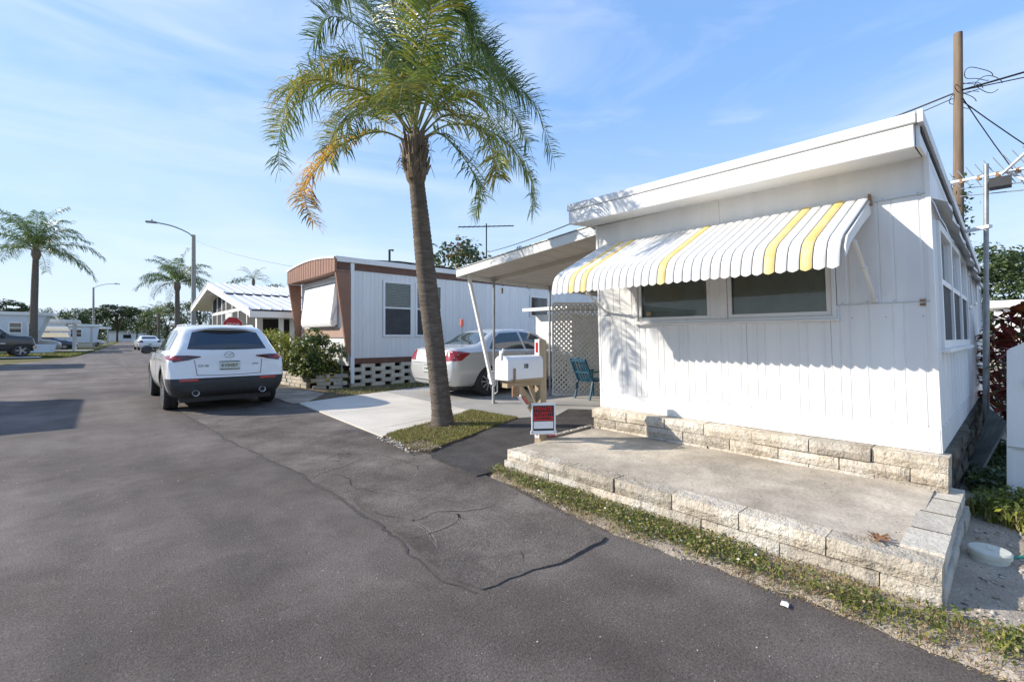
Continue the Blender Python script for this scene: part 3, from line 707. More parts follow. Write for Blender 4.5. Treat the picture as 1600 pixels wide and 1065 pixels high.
# ================================================================== RAISED PATIO
patio = thing('raised_patio', 'raised concrete patio edged with rough split stone blocks in front of the white home', 'patio', (2.9, .25, 0))
def pz(x, y): return .196 + .028 * max(0, min(1, (x - 3.05) / 1.2)) + .004 * nz1(x*2, y*2)
rows = [[(x, y, pz(x, y)) for x in np.linspace(3.02, 4.30, 24)] for y in np.linspace(.38, 3.27, 48)]
mb = MB().grid(rows); mb.box((3.02, .38, .0), (4.30, 3.268, .18)); 
mb.add([(3.02, 3.27, 0), (4.3, 3.27, 0), (4.3, 3.27, .225), (3.02, 3.27, .197)], [(0, 1, 2, 3)]); mb.build('slab', 'patio_concrete', patio, fix=False, smooth=30)
course(patio, 2.885, .23, 3.28, .098, .104, .15, [.46, .45, .44, .47, .45, .46, .44], 'split_block', .008)
course(patio, 2.875, .23, 3.30, .0, .098, .15, [.23, .45, .46, .44, .45, .46, .44], 'split_block', .006)
course(patio, 2.885, .23, 3.30, -.1, .10, .15, [.45], 'split_block', .006)
course_x(patio, .235, 3.042, 4.45, .112, .104, .17, [.33, .36, .35, .37], 'grey_block', .012, gap=.016)
course_x(patio, .225, 2.91, 4.45, .004, .106, .17, [.40, .36, .40, .32], 'grey_block', .008)
course_x(patio, .23, 2.91, 4.45, -.1, .104, .17, [.40, .36], 'grey_block', .006)

for xj in (3.372, 3.732, 4.082):    # dirt packed into the coping joints
    MB().box((xj-.009, .245, .15), (xj+.009, .40, .213)).build('joint', 'soil', patio)

# ================================================================== CARPORT OF THE WHITE HOME
cp = thing('carport', 'white flat carport roof beside the white mobile home, lifted on thin poles', 'carport', (4.75, 6.7, 0))
CX0, CX1, CYL, CYR = 4.75, 10.8, 6.78, 3.42
def cz(x, y): return 2.405 + (CYL - y) * .076 - (x - CX0) * .022
def slabc(mb, x0, x1, y0, y1, dz0, dz1):
    mb.add([(x, y, cz(x, y) + dz) for dz in (dz0, dz1) for x, y in ((x0, y0), (x1, y0), (x1, y1), (x0, y1))],
           [(0,3,2,1),(4,5,6,7),(0,1,5,4),(1,2,6,5),(2,3,7,6),(3,0,4,7)])
mb = MB(); slabc(mb, CX0+.03, CX1, CYR, CYL-.03, .03, .075); mb.build('roof_panel', 'white_metal_roof', cp)
n = 11
for k in range(n):   # pan ceiling boards running front to back
    a = CYR + (CYL-.04-CYR)*k/n; b = CYR + (CYL-.04-CYR)*(k+1)/n
    mb = MB(); slabc(mb, CX0+.04, CX1-.02, a+.004, b-.004, .012, .028); mb.build('ceiling_pan', 'tan_ceiling', cp)
mb = MB(); slabc(mb, CX0, CX0+.028, CYR, CYL, -.045, .085); mb.build('front_fascia', 'white_trim', cp)
mb = MB(); slabc(mb, CX0-.016, CX0+.06, CYR, CYL+.01, .088, .100); mb.build('front_drip_edge', 'galv', cp)
mb = MB(); slabc(mb, CX0+.029, CX1, CYL-.03, CYL, -.06, .085); mb.build('gutter', 'white_trim', cp)
for xx in (.8, 2.7): mb = MB(); slabc(mb, CX0+xx, CX0+xx+.06, CYR, CYL-.05, -.065, .01); mb.build('beam', 'tan_ceiling', cp)
for (x, y) in ((5.5, 6.62), (7.12, 6.70)):
    mb = MB(); mb.tube([(x, y, .03), (x, y, 1.35), (x, y, cz(x, y)+.01)], .022, 10); mb.tube([(x, y, 1.30), (x, y, 1.38)], .028, 10)
    mb.box((x-.05, y-.05, .03), (x+.05, y+.05, .04)); mb.build('pole', 'galv', cp, smooth=50)
# loose slanting post with a scroll bracket at its foot
po = MB(); pb = Vector((5.38, 6.52, .40)); pt = Vector((4.93, 6.66, cz(4.93, 6.66)))
po.bar(pb, pt, .085, .05); post = po.build('slanted_post', 'white_trim', cp, bevel=.004)
mb = MB()
def scroll(c, r, t0, t1, k=0.0, n=16):
    return [(c[0] + .12*math.cos(t0+(t1-t0)*i/n)*(r+k*i/n)*2, c[1] - .1*math.cos(t0+(t1-t0)*i/n)*(r+k*i/n)*2, c[2] + math.sin(t0+(t1-t0)*i/n)*(r+k*i/n)) for i in range(n+1)]
ex = Vector((.743, -.669, 0))
def scr(c, r, t0, t1, k=0, n=18):
    return [Vector(c) + ex * math.cos(t0+(t1-t0)*i/n)*(r+k*i/n) + Vector((0, 0, 1)) * math.sin(t0+(t1-t0)*i/n)*(r+k*i/n) for i in range(n+1)]
c0 = Vector((5.43, 6.57, .55))
mb.tube(scr(c0, .085, 0, 2*PI), .012, 6); mb.tube(scr(c0, .045, 0, 2*PI), .009, 6)
for j in range(4): 
    t = j * PI / 4; mb.tube([c0 + ex*math.cos(t)*.085 + Vector((0,0,1))*math.sin(t)*.085, c0 - ex*math.cos(t)*.085 - Vector((0,0,1))*math.sin(t)*.085], .007, 5)
mb.tube(scr(c0 + Vector((0, 0, -.14)), .05, -PI/2, PI, .01), .010, 6)
mb.tube([c0 + Vector((0, 0, -.19)), (5.42, 6.56, .03)], .012, 6); mb.tube([c0 + ex*.085, c0 + ex*.085 + Vector((0, 0, -.3)), (5.5, 6.62, .2)], .010, 6)
mb.build('scroll_bracket', 'white_trim', cp, smooth=60)
mb = MB(); hx = Vector((5.9, 6.68, 0))
for x in (5.75, 6.45): mb.tube([(x, 6.70, cz(x, 6.7)-.04), (x, 6.70, cz(x, 6.7)-.09), (x+.03, 6.68, cz(x, 6.7)-.13), (x+.06, 6.68, cz(x, 6.7)-.10)], .006, 5)
mb.tube([(5.72, 6.65, 2.22), (5.72, 6.65, 2.12)], .03, 8); mb.build('hook', 'galv', cp)
# shed and lattice behind
shed = thing('storage_shed', 'small white clapboard shed with a flat white roof behind the lattice screen', 'shed', (8.6, 7.6, 0))
for k in range(14): MB().box((8.6 - .004*(k % 2), 7.35, .05+k*.13), (8.63, 8.6, .175+k*.13)).build('wall_board', 'siding', shed)
mb = MB(); mb.box((8.63, 7.35, .03), (10.6, 8.6, 1.85)); mb.build('wall', 'pale_blue_wall', shed)
mb = MB(); mb.prism([(8.25, 7.2, 1.95), (8.25, 8.75, 1.95), (8.25, 8.75, 2.03), (8.25, 7.2, 2.03)], (2.5, 0, .1)); mb.build('roof', 'white_trim', shed)
lat = thing('lattice_screen', 'white diagonal lattice screen closing the back of the carport', 'lattice screen', (7.18, 6.66, 0))
A = Vector((7.18, 6.66, .05)); Bv = Vector((9.0, 5.25, .05)); du = (Bv - A).normalized(); LW = (Bv-A).length; LH = 1.95; nrm = Vector((du.y, -du.x, 0))
mb = MB()
def clipd(s, sign):
    # diagonal strip through (s,0) clipped to the panel
    if sign > 0: p0, p1 = (s, 0), (s + LH, LH)
    else: p0, p1 = (s, 0), (s - LH, LH)
    d = (p1[0]-p0[0], p1[1]-p0[1]); t0, t1 = 0, 1
    for lo, hi in ((0, LW),):
        ta, tb = (lo - p0[0]) / d[0], (hi - p0[0]) / d[0]
        t0 = max(t0, min(ta, tb)); t1 = min(t1, max(ta, tb))
    if t1 - t0 < .02: return None
    f = lambda t: A + du * (p0[0]+d[0]*t) + Vector((0, 0, p0[1]+d[1]*t))
    return f(t0), f(t1)
s = -LH
while s < LW + LH:
    for sign in (1, -1):
        c = clipd(s, sign)
        if c:
            off = nrm * (.004 * sign); mb.bar(c[0] + off, c[1] + off, .008, .038, up=(0, 0, 1))
    s += .104
o = mb.build('lattice_panel', 'lattice', lat); o['kind'] = 'stuff'
mb = MB(); 
for z in (.03, .05 + LH): mb.bar(A + Vector((0, 0, z - .05)), Bv + Vector((0, 0, z - .05)), .03, .045)
mb.bar(A - Vector((0, 0, .02)), A + Vector((0, 0, LH)), .03, .03); mb.bar(Bv - Vector((0, 0, .02)), Bv + Vector((0, 0, LH)), .03, .03); mb.build('frame', 'white_trim', lat)
# closed back of the carport: utility room wall
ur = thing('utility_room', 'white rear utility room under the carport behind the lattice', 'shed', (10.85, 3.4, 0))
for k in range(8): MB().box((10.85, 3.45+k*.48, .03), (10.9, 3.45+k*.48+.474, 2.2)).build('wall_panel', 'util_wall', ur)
mb = MB(); mb.box((10.9, 3.4, .03), (12.4, 7.3, 2.22)); mb.build('wall', 'siding', ur)

# blue plastic garden chair, seen from its side
ch = thing('garden_chair', 'blue green slatted plastic garden chair standing in front of the lattice', 'chair', (7.44, 5.82, .03), R_(-8)); ch.scale = (.9, .9, .93)
def L(p): return p
# local: x = facing, y = width, z up
seat = MB()
for k in range(6): x = -.20 + k*.078; seat.box((x, -.22, .37 + .008*k), (x+.06, .22, .39 + .008*k))
seat.box((.26, -.24, .36), (.30, .24, .43)); seat.build('seat', 'blue_plastic', ch, local=True, bevel=.004)
bk = MB()
for k in range(5):
    y = -.19 + k*.085; bk.bar((-.21, y+.02, .40), (-.42, y+.02, .86 + .03*(2-abs(k-2))), .05, .016)
bk.bar((-.30, -.23, .58), (-.30, .23, .58), .022, .05); bk.bar((-.42, -.23, .84), (-.42, .23, .84), .025, .07)
for y in (-.235, .235): bk.bar((-.20, y, .38), (-.44, y, .88), .045, .03)
bk.build('backrest', 'blue_plastic', ch, local=True, bevel=.004)
for y in (-.24, .24):
    MB().bar((.27, y, 0), (.23, y, .60), .05, .035).build('leg', 'blue_plastic' if y < 0 else 'blue_plastic', ch, local=True, bevel=.004)
    MB().bar((-.30, y, 0), (-.20, y, .42), .05, .035).build('leg', 'blue_plastic', ch, local=True, bevel=.004)
    m2 = MB(); m2.bar((.28, y, .60), (-.30, y, .59), .06, .025); m2.build('armrest', 'green_plastic', ch, local=True, bevel=.004)

# ================================================================== MAILBOX AND SIGN
mbx = thing('mailbox', 'white rural mailbox numbered 10 on a weathered wooden post beside the patio', 'mailbox', (3.42, 3.36, 0))
px, py = 3.42, 3.35
pm = MB(); pm.box((px-.045, py-.045, -.1), (px+.045, py+.045, 1.235)); pm.add([(px-.045, py-.045, 1.236), (px+.045, py-.045, 1.236), (px+.045, py+.045, 1.236), (px-.045, py+.045, 1.236), (px-.02, py, 1.262), (px+.02, py, 1.262)], [(0,1,5,4),(1,2,5),(2,3,4,5),(3,0,4),(0,3,2,1)])
post = pm.build('post', 'wood_post', mbx, bevel=.003)
mb = MB(); mb.bar((px-.046, py, .815), (px-.50, py, .815), .085, .075); mb.build('arm', 'wood_rail', mbx, bevel=.003)
mb = MB(); mb.bar((px-.02, py, .44), (px-.33, py, .775), .06, .075); mb.bar((px-.03, py+.03, .60), (px-.13, py+.03, .775), .03, .05); mb.build('brace', 'wood_post', mbx, bevel=.003)
# the box: arched top, long axis along x, door to the street
bx0, bx1, bw, bz0, bz1 = 2.88, 3.365, .09, .862, 1.125
def arch(x, gr=0, n=9):
    p = [(x, py-bw-gr, bz0-gr), (x, py-bw-gr, bz1-bw)]
    for i in range(1, n): t = PI - PI*i/n; p.append((x, py + math.cos(t)*(bw+gr), bz1-bw + math.sin(t)*(bw+gr)*.62))
    p += [(x, py+bw+gr, bz1-bw), (x, py+bw+gr, bz0-gr)]; return p
mb = MB(); mb.prism(arch(bx0+.012), (bx1-bx0-.012, 0, 0)); body = mb.build('box', 'mail_white', mbx, smooth=35)
mb = MB(); mb.prism(arch(bx0-.004, .006), (.03, 0, 0)); mb.bar((bx0-.012, py, 1.06), (bx0-.012, py, 1.14), .03, .012); mb.tube([(bx0-.02, py-.03, 1.115), (bx0+.0, py-.02, 1.155), (bx0+.05, py+.02, 1.145)], .009, 6); mb.build('door', 'mail_white', mbx, smooth=35)
mb = MB(); mb.bar((bx0+.085, py-bw-.008, .83), (bx0+.085, py-bw-.008, .97), .006, .022); mb.box((bx0+.04, py-bw-.03, .70), (bx0+.125, py-bw-.012, .80)); mb.build('latch_flag', 'rust', mbx)
MB().box((bx0+.03, py-bw+.005, .842), (bx1-.01, py+bw-.005, .860)).build('mount_board', 'wood_rail', mbx)
inst('number', text_mesh('10', .062, 'sign_black', .002, bold=.002), body, frame_m((3.12, py-bw-.003, .985), (1, 0, 0), (0, 0, 1)))
for (c, sx, szz) in (((px-.047, py-.0, 1.165), 0, .085), ((px-.047, py, .30), 0, .075)):
    mb = MB(); mb.box((c[0]-.008, c[1]-.032, c[2]-szz), (c[0], c[1]+.032, c[2]+szz)); hb = mb.build('reflector', 'mail_white', mbx)
    MB().box((c[0]-.012, c[1]-.016, c[2]-szz*.62), (c[0]-.008, c[1]+.016, c[2]+szz*.62)).build('lens', 'reflector_red', hb)
mb = MB(); mb.bar((px-.30, py-.0, .70), (px-.19, py-.0, .582), .05, .055); mb.build('reflector', 'mail_white', mbx)
mb = MB(); mb.bar((px-.285, py-.032, .675), (px-.215, py-.032, .60), .012, .026); mb.build('reflector', 'reflector_red', mbx)
sg = thing('private_property_sign', 'red white and black PRIVATE PROPERTY sign in a white frame hung on the mailbox post', 'sign', (3.36, 3.26, .55))
sn = Vector((-.58, -.81, 0)).normalized(); sxd = Vector((-sn.y, sn.x, 0)) * 1; sxd = Vector((.81, -.58, 0)).normalized()
so_ = Vector((3.345, 3.235, .445)); fm = frame_m(so_, sxd, (0.05, .0, 1))
WS, HS = .225, .275
mb = MB(); mb.box((-WS/2, -HS/2, -.004), (WS/2, HS/2, 0)); mb.build('panel', 'sign_black', sg, xf=lambda x, y, z: tuple(fm @ Vector((x, y, z))))
mb = MB(); mb.box((-WS/2+.014, -.022, .0005), (WS/2-.014, .022, .002)); mb.build('red_field', 'sign_red', sg, xf=lambda x, y, z: tuple(fm @ Vector((x, y, z))))
mb = MB(); mb.box((-WS/2+.012, -HS/2+.035, .0005), (WS/2-.012, -.03, .002)); mb.build('blank_field', 'sign_white', sg, xf=lambda x, y, z: tuple(fm @ Vector((x, y, z))))
mb = MB()
for a, b in (((-WS/2-.012, -HS/2-.012), (-WS/2+.004, HS/2+.01)), ((WS/2-.004, -HS/2-.012), (WS/2+.012, HS/2+.01)), ((-WS/2-.016, HS/2-.006), (WS/2+.016, HS/2+.022)), ((-WS/2-.022, -HS/2-.022), (WS/2+.022, -HS/2+.014))):
    mb.box((a[0], a[1], -.008), (b[0], b[1], .008))
mb.build('frame', 'sign_white', sg, xf=lambda x, y, z: tuple(fm @ Vector((x, y, z))), bevel=.002)
for t, yy, s_, c_ in (('PRIVATE', .098, .057, 'sign_red'), ('PROPERTY', .048, .053, 'sign_red'), ('NO TRESPASSING', .0, .024, 'sign_black')):
    me = text_mesh(t, s_, c_, .001, bold=.0011, sx={'PRIVATE': .86, 'PROPERTY': .75, 'NO TRESPASSING': .85}[t])
    inst('lettering', me, sg, fm @ Matrix.Translation((0, yy, .003)))
# edging strip of weathered wood with red reflectors along the patio's far side
eg = thing('edging_strip', 'weathered white edging rail with a red reflector lying between the mailbox post and the house', 'edging', (3.5, 3.33, .22))
for k in range(6): 
    x0 = 3.50 + k*.125; MB().bar((x0, 3.325, .222+.004*k), (x0+.105, 3.325+random.uniform(-.012,.012), .224+.004*k), .035, .018).build('rail_piece', 'planter_brick' if k else 'reflector_red', eg, bevel=.004)

# ================================================================== VEHICLES
def pchip(xs, ys, x):
    xs = np.asarray(xs, float); ys = np.asarray(ys, float); h = np.diff(xs); d = np.diff(ys) / h; m = np.zeros(len(xs))
    for i in range(1, len(xs)-1):
        if d[i-1]*d[i] > 0: w1 = 2*h[i]+h[i-1]; w2 = h[i]+2*h[i-1]; m[i] = (w1+w2)/(w1/d[i-1]+w2/d[i])
    m[0], m[-1] = d[0], d[-1]
    x = np.clip(np.asarray(x, float), xs[0], xs[-1]); k = np.clip(np.searchsorted(xs, x)-1, 0, len(h)-1); t = (x-xs[k])/h[k]
    return (2*t**3-3*t**2+1)*ys[k]+(t**3-2*t**2+t)*h[k]*m[k]+(-2*t**3+3*t**2)*ys[k+1]+(t**3-t**2)*h[k]*m[k+1]
def car_body(ST, arches, r_arch, wtrack, dark_z=None, dark_fn=None, nu=70):
    """loft the stations (x, zb, wb, wm, zm, ws, zs, wr, zr, zt) into a closed shell and cut the wheel arches"""
    X = [s[0] for s in ST]; ux = sorted(set(list(np.linspace(X[0], X[-1], nu)) + X))
    P = []
    for s in ST:
        _, zb, wb, wm, zm, ws, zs, wr, zr, zt = s
        P.append([(0, zb), (wb*.8, zb), (wb, zb+.05), (wm, zm), (ws, zs), (ws-.035, zs+.03), (wr, zr), (wr*.8, zr+(zt-zr)*.65), (wr*.4, zr+(zt-zr)*.93), (0, zt)])
    P = np.array(P); nv = P.shape[1]
    fine = []
    for x in ux:
        sec = np.array([[float(pchip(X, P[:, j, c], x)) for c in (0, 1)] for j in range(nv)])
        v = np.linspace(0, nv-1, (nv-1)*4+1)
        yy = pchip(range(nv), sec[:, 0], v); zz = pchip(range(nv), sec[:, 1], v); fine.append(list(zip(yy, zz)))
    rows = []
    for x, sec in zip(ux, fine):
        right = [(x, -y, z) for y, z in sec]; left = [(x, y, z) for y, z in sec[::-1]][1:]
        rows.append(right + left[:-1])
    mb = MB(); k = len(rows[0]); mb.v = [p for r in rows for p in r]
    mb.f = [[i*k+j, i*k+(j+1) % k, (i+1)*k+(j+1) % k, (i+1)*k+j] for i in range(len(rows)-1) for j in range(k)]
    mb.f += [list(range(k))[::-1], [(len(rows)-1)*k+j for j in range(k)]]; mb.m = [0]*len(mb.f)
    me = mb.mesh('shell', ['paint_white', 'dark_gap'])
    bm = bmesh.new(); bm.from_mesh(me); bmesh.ops.remove_doubles(bm, verts=bm.verts, dist=.0005); bmesh.ops.recalc_face_normals(bm, faces=bm.faces); bm.to_mesh(me)
    bvh = BVHTree.FromBMesh(bm); bm.free()
    o = bpy.data.objects.new('shell', me); COL.objects.link(o)
    cu = MB()
    for xa in arches:
        for sgn in (-1, 1): cu.lathe([(r_arch, 0), (r_arch, .6)], (xa, sgn*(wtrack-.26), r_arch-.045), (0, sgn, 0), 36, m=1)
    cme = cu.mesh('cut', ['paint_white', 'dark_gap']); co = bpy.data.objects.new('cut', cme); COL.objects.link(co)
    md = o.modifiers.new('b', 'BOOLEAN'); md.operation = 'DIFFERENCE'; md.object = co; md.solver = 'EXACT'
    bpy.context.view_layer.update()
    me2 = bpy.data.meshes.new_from_object(o.evaluated_get(bpy.context.evaluated_depsgraph_get()))
    bpy.data.objects.remove(o); bpy.data.objects.remove(co)
    return me2, bvh
def sub_mesh(me, name, keep, m, parent):
    bm = bmesh.new(); bm.from_mesh(me)
    bmesh.ops.delete(bm, geom=[f for f in bm.faces if not keep(f)], context='FACES')
    for f in bm.faces: f.material_index = 0
    r = bpy.data.meshes.new(name); bm.to_mesh(r); bm.free(); r.materials.clear(); r.materials.append(MATS[m])
    r.shade_smooth(); r.set_sharp_from_angle(angle=R_(38))
    o = bpy.data.objects.new(name, r); COL.objects.link(o); o.parent = parent; WM[o] = WM[parent]; return o
def proj(bvh, side, lo, hi, n=14, m=6, off=.006, skirt=.012, mb=None):
    """a sheet between two outline curves pressed on to the body from one side"""
    D = {'rear': Vector((1, 0, 0)), 'front': Vector((-1, 0, 0)), 'left': Vector((0, -1, 0)), 'right': Vector((0, 1, 0)), 'top': Vector((0, 0, -1))}[side]
    def ori(a, b):
        return {'rear': (-2, a, b), 'front': (8, a, b), 'left': (a, 3, b), 'right': (a, -3, b), 'top': (a, b, 4)}[side]
    def ev(c, t):
        s = t * (len(c)-1); i = min(int(s), len(c)-2); f = s - i; return (c[i][0]*(1-f)+c[i+1][0]*f, c[i][1]*(1-f)+c[i+1][1]*f)
    rows = []
    for j in range(m+1):
        r = []
        for i in range(n+1):
            a = ev(lo, i/n); b = ev(hi, i/n); q = (a[0]+(b[0]-a[0])*j/m, a[1]+(b[1]-a[1])*j/m)
            h = bvh.ray_cast(Vector(ori(*q)), D, 20)
            p = h[0] if h[0] is not None else bvh.find_nearest(Vector(ori(*q)) + D*2)[0]
            r.append(p - D*off)
        rows.append(r)
    mb = mb or MB(); mb.grid(rows)
    rim = rows[0] + [r[-1] for r in rows[1:]] + rows[-1][::-1][1:] + [r[0] for r in rows[::-1][1:-1]]
    k = len(rim); mb.add(rim + [p + D*skirt for p in rim], [(i, (i+1) % k, (i+1) % k + k, i+k) for i in range(k)])
    return mb
WHEEL = {}
def wheel_parts(R, Wd, style):
    key = (R, Wd, style)
    if key in WHEEL: return WHEEL[key]
    ty = MB().lathe([(R*.66, -Wd*.42), (R*.80, -Wd*.5), (R*.94, -Wd*.47), (R, -Wd*.36), (R, -Wd*.12), (R*.985, -Wd*.1), (R*.985, Wd*.1), (R, Wd*.12), (R, Wd*.36), (R*.94, Wd*.47), (R*.80, Wd*.5), (R*.66, Wd*.42), (R*.64, 0)], (0, 0, 0), (0, 1, 0), 40, closed=True)
    tyre = ty.mesh('tyre', 'rubber', smooth=40)
    rm = MB(); r0 = R*.68
    rm.lathe([(r0, -Wd*.40), (r0*.96, -Wd*.43), (r0*.93, -Wd*.2), (r0*.93, Wd*.2), (r0*.96, Wd*.43), (r0, Wd*.40)], (0, 0, 0), (0, 1, 0), 36, closed=True)
    rm.lathe([(r0*.22, Wd*.30), (r0*.22, Wd*.40), (.01, Wd*.42)], (0, 0, 0), (0, 1, 0), 16)
    ns = {'five': 5, 'ten': 10, 'steel': 8}[style]
    for k in range(ns):
        t = 2*PI*k/ns
        for dt in ((-.16, .16) if style == 'five' else (0,)):
            a = Vector((math.cos(t+dt*.5)*r0*.15, Wd*.38, math.sin(t+dt*.5)*r0*.15)); b = Vector((math.cos(t+dt)*r0*.95, Wd*.40, math.sin(t+dt)*r0*.95))
            rm.bar(a, b, R*(.10 if style != 'five' else .09), .018, up=(0, 1, 0))
    rim = rm.mesh('rim', 'rim_metal', smooth=40)
    dk = MB().lathe([(r0*.93, Wd*.12), (.01, Wd*.12)], (0, 0, 0), (0, 1, 0), 24); disc = dk.mesh('brake_disc', 'rim_dark')
    WHEEL[key] = (tyre, rim, disc); return WHEEL[key]
def add_wheels(root, xs, yt, R, Wd, style, steer=0):
    ty, rm, dk = wheel_parts(R, Wd, style)
    for i, x in enumerate(xs):
        for sgn in (1, -1):
            mw = WM[root] @ Matrix.Translation((x, sgn*(yt - Wd/2), R)) @ Matrix.Rotation((0 if sgn > 0 else PI) + (steer if i else 0), 4, 'Z')
            w = inst('wheel', ty, root, mw); w.name = 'wheel'
            for nm, me in (('rim', rm), ('brake_disc', dk)): inst(nm, me, w, mw)
def local_box(root, name, a, b, m, bevel=.004): return MB().box(a, b).build(name, m, root, local=True, bevel=bevel)

# ---- white compact SUV
suv = thing('parked_suv', 'white compact SUV with dark plastic cladding seen from behind, parked at the road edge', 'suv', (1.66, 9.18, 0), R_(90))
ST = [(0.00, .40, .70, .76, .48, .76, .55, .74, .575, .585), (.03, .35, .74, .82, .50, .815, .60, .77, .625, .635), (.045, .34, .75, .84, .52, .83, .66, .74, .75, .775), (.075, .31, .76, .855, .57, .84, .76, .74, .86, .885),
      (.11, .29, .78, .875, .58, .86, .84, .73, .975, 1.00), (.17, .27, .79, .885, .58, .865, .90, .70, 1.07, 1.10), (.34, .24, .80, .895, .58, .87, .955, .655, 1.24, 1.28),
      (.56, .22, .80, .898, .58, .872, .985, .60, 1.43, 1.475), (.72, .22, .80, .898, .58, .872, .99, .585, 1.465, 1.515), (1.5, .22, .80, .898, .58, .865, .985, .585, 1.495, 1.545),
      (2.2, .22, .80, .895, .58, .86, .965, .58, 1.475, 1.53), (2.65, .22, .80, .895, .58, .86, .955, .585, 1.40, 1.465), (3.25, .22, .80, .895, .58, .855, .94, .66, 1.02, 1.06),
      (3.7, .22, .80, .89, .58, .84, .90, .66, .95, 1.0), (4.15, .24, .74, .85, .56, .79, .80, .60, .84, .88), (4.34, .28, .62, .70, .55, .64, .70, .5, .74, .77), (4.39, .34, .5, .56, .5, .5, .62, .4, .66, .68)]
me, bv = car_body(ST, [.88, 3.53], .395, .90, nu=90)
bm = bmesh.new(); bm.from_mesh(me)
for co, no in (((0, 0, .597), (0, 0, 1)), ((0, 0, .36), (0, 0, 1)), ((.30, 0, 0), (1, 0, 0))): bmesh.ops.bisect_plane(bm, geom=bm.verts[:] + bm.edges[:] + bm.faces[:], plane_co=co, plane_no=no, dist=1e-6)
bm.to_mesh(me); bm.free()
c = lambda f: f.calc_center_median()
isgap = lambda f: f.material_index == 1
isclad = lambda f: not isgap(f) and (c(f).z < .36 or (c(f).z < .597 and c(f).x < .30))
sub_mesh(me, 'body', lambda f: not isgap(f) and not isclad(f), 'paint_white', suv)
sub_mesh(me, 'bumper', isclad, 'cladding', suv); sub_mesh(me, 'wheel_arch', isgap, 'dark_gap', suv)
for xa in (.88, 3.53):    # plastic arch rims
    for sgn in (1, -1):
        mb = MB()
        rr = []
        for i in range(25):
            t = -.15 + (PI + .3) * i / 24
            row = []
            for r, d in ((.388, -.03), (.392, .008), (.44, .010), (.452, -.004)):
                x, z = xa + math.cos(t)*r, .35 + math.sin(t)*r
                h = bv.ray_cast(Vector((x, sgn*3, z)), Vector((0, -sgn, 0)), 6); y = h[0].y if h[0] is not None else sgn*.86
                row.append((x, y + sgn*d, z))
            rr.append(row)
        mb.grid(rr); mb.build('arch_trim', 'cladding', suv, local=True, smooth=50, fix=False)
proj(bv, 'rear', [(.60, 1.09), (.3, 1.075), (-.3, 1.075), (-.60, 1.09)], [(.50, 1.385), (.3, 1.42), (-.3, 1.42), (-.50, 1.385)], 20, 8, .006, .02).build('rear_window', 'car_glass', suv, local=True, smooth=60, fix=False)
mb = MB()
rows = [[(.50 + .10*(y/.6)**2, y, 1.425 - .05*(y/.6)**2), (.40 + .12*(y/.6)**2, y, 1.455 - .06*(y/.6)**2), (.42 + .12*(y/.6)**2, y, 1.485 - .06*(y/.6)**2), (.74, y, 1.515 - .06*(y/.6)**2)] for y in np.linspace(-.585, .585, 21)]
mb.grid(rows); mb.build('spoiler', 'paint_white', suv, local=True, smooth=50, fix=False)
proj(bv, 'left', [(.55, 1.075), (1.10, 1.055)], [(.80, 1.36), (1.12, 1.42)], 8, 5).build('side_window', 'car_glass', suv, local=True, smooth=60)
proj(bv, 'left', [(1.16, 1.05), (2.02, 1.035)], [(1.16, 1.425), (1.98, 1.435)], 10, 5).build('side_window', 'car_glass', suv, local=True, smooth=60)
proj(bv, 'left', [(2.08, 1.035), (3.0, 1.03)], [(2.05, 1.435), (2.55, 1.36)], 10, 5).build('side_window', 'car_glass', suv, local=True, smooth=60)
for lo, hi in (([(.55, 1.075), (1.10, 1.055)], [(.80, 1.36), (1.12, 1.42)]), ([(1.16, 1.05), (2.02, 1.035)], [(1.16, 1.425), (1.98, 1.435)]), ([(2.08, 1.035), (3.0, 1.03)], [(2.05, 1.435), (2.55, 1.36)])):
    proj(bv, 'right', lo, hi, 8, 5).build('side_window', 'car_glass', suv, local=True, smooth=60)
proj(bv, 'front', [(-.55, 1.07), (.55, 1.07)], [(-.48, 1.40), (.48, 1.40)], 12, 6).build('windscreen', 'car_glass', suv, local=True, smooth=60)
for s in (1, -1):
    t = proj(bv, 'rear', [(s*.42, .952), (s*.60, .905), (s*.80, .875)], [(s*.42, .968), (s*.62, .985), (s*.855, .985)], 12, 4, .012, .03)
    t = t.build('tail_light', 'tail_dark', suv, local=True, smooth=60)
    proj(bv, 'rear', [(s*.70, .91), (s*.775, .90)], [(s*.70, .96), (s*.785, .965)], 5, 3, .018, .012).build('lamp_ring', 'reflector_red', t, local=True, smooth=60)
    mb = proj(bv, 'left' if s > 0 else 'right', [(.10, .90), (.42, .955)], [(.13, .985), (.42, .975)], 8, 3, .010, .03); mb.build('lamp_side', 'tail_red', t, local=True, smooth=60)
    proj(bv, 'rear', [(s*.46, .545), (s*.72, .55)], [(s*.46, .585), (s*.73, .59)], 6, 2, .008, .012).build('reflector', 'reflector_red', suv, local=True, smooth=60)
    mb = MB(); mb.lathe([(.050, 0), (.050, .12), (.040, .12), (.040, .02)], (-.035, s*.50, .345), (1, 0, 0), 20, closed=True); mb.build('exhaust_tip', 'lamp_clear', suv, local=True, smooth=40)
    MB().lathe([(.039, .03), (.01, .031)], (-.035, s*.50, .345), (1, 0, 0), 16).build('exhaust_bore', 'dark_gap', suv, local=True)
mb = MB(); mb.tube([(.80, -.53, 1.485), (.95, -.53, 1.525), (2.1, -.535, 1.535), (2.25, -.535, 1.49)], .014, 8); mb.build('roof_rail', 'paint_white', suv, local=True, smooth=60)
mb = MB(); mb.tube([(.80, .53, 1.485), (.95, .53, 1.525), (2.1, .535, 1.535), (2.25, .535, 1.49)], .014, 8); mb.build('roof_rail', 'paint_white', suv, local=True, smooth=60)
proj(bv, 'rear', [(.19, .735), (-.19, .735)], [(.19, .865), (-.19, .865)], 4, 3, .002, .01).build('plate_recess', 'paint_white', suv, local=True)
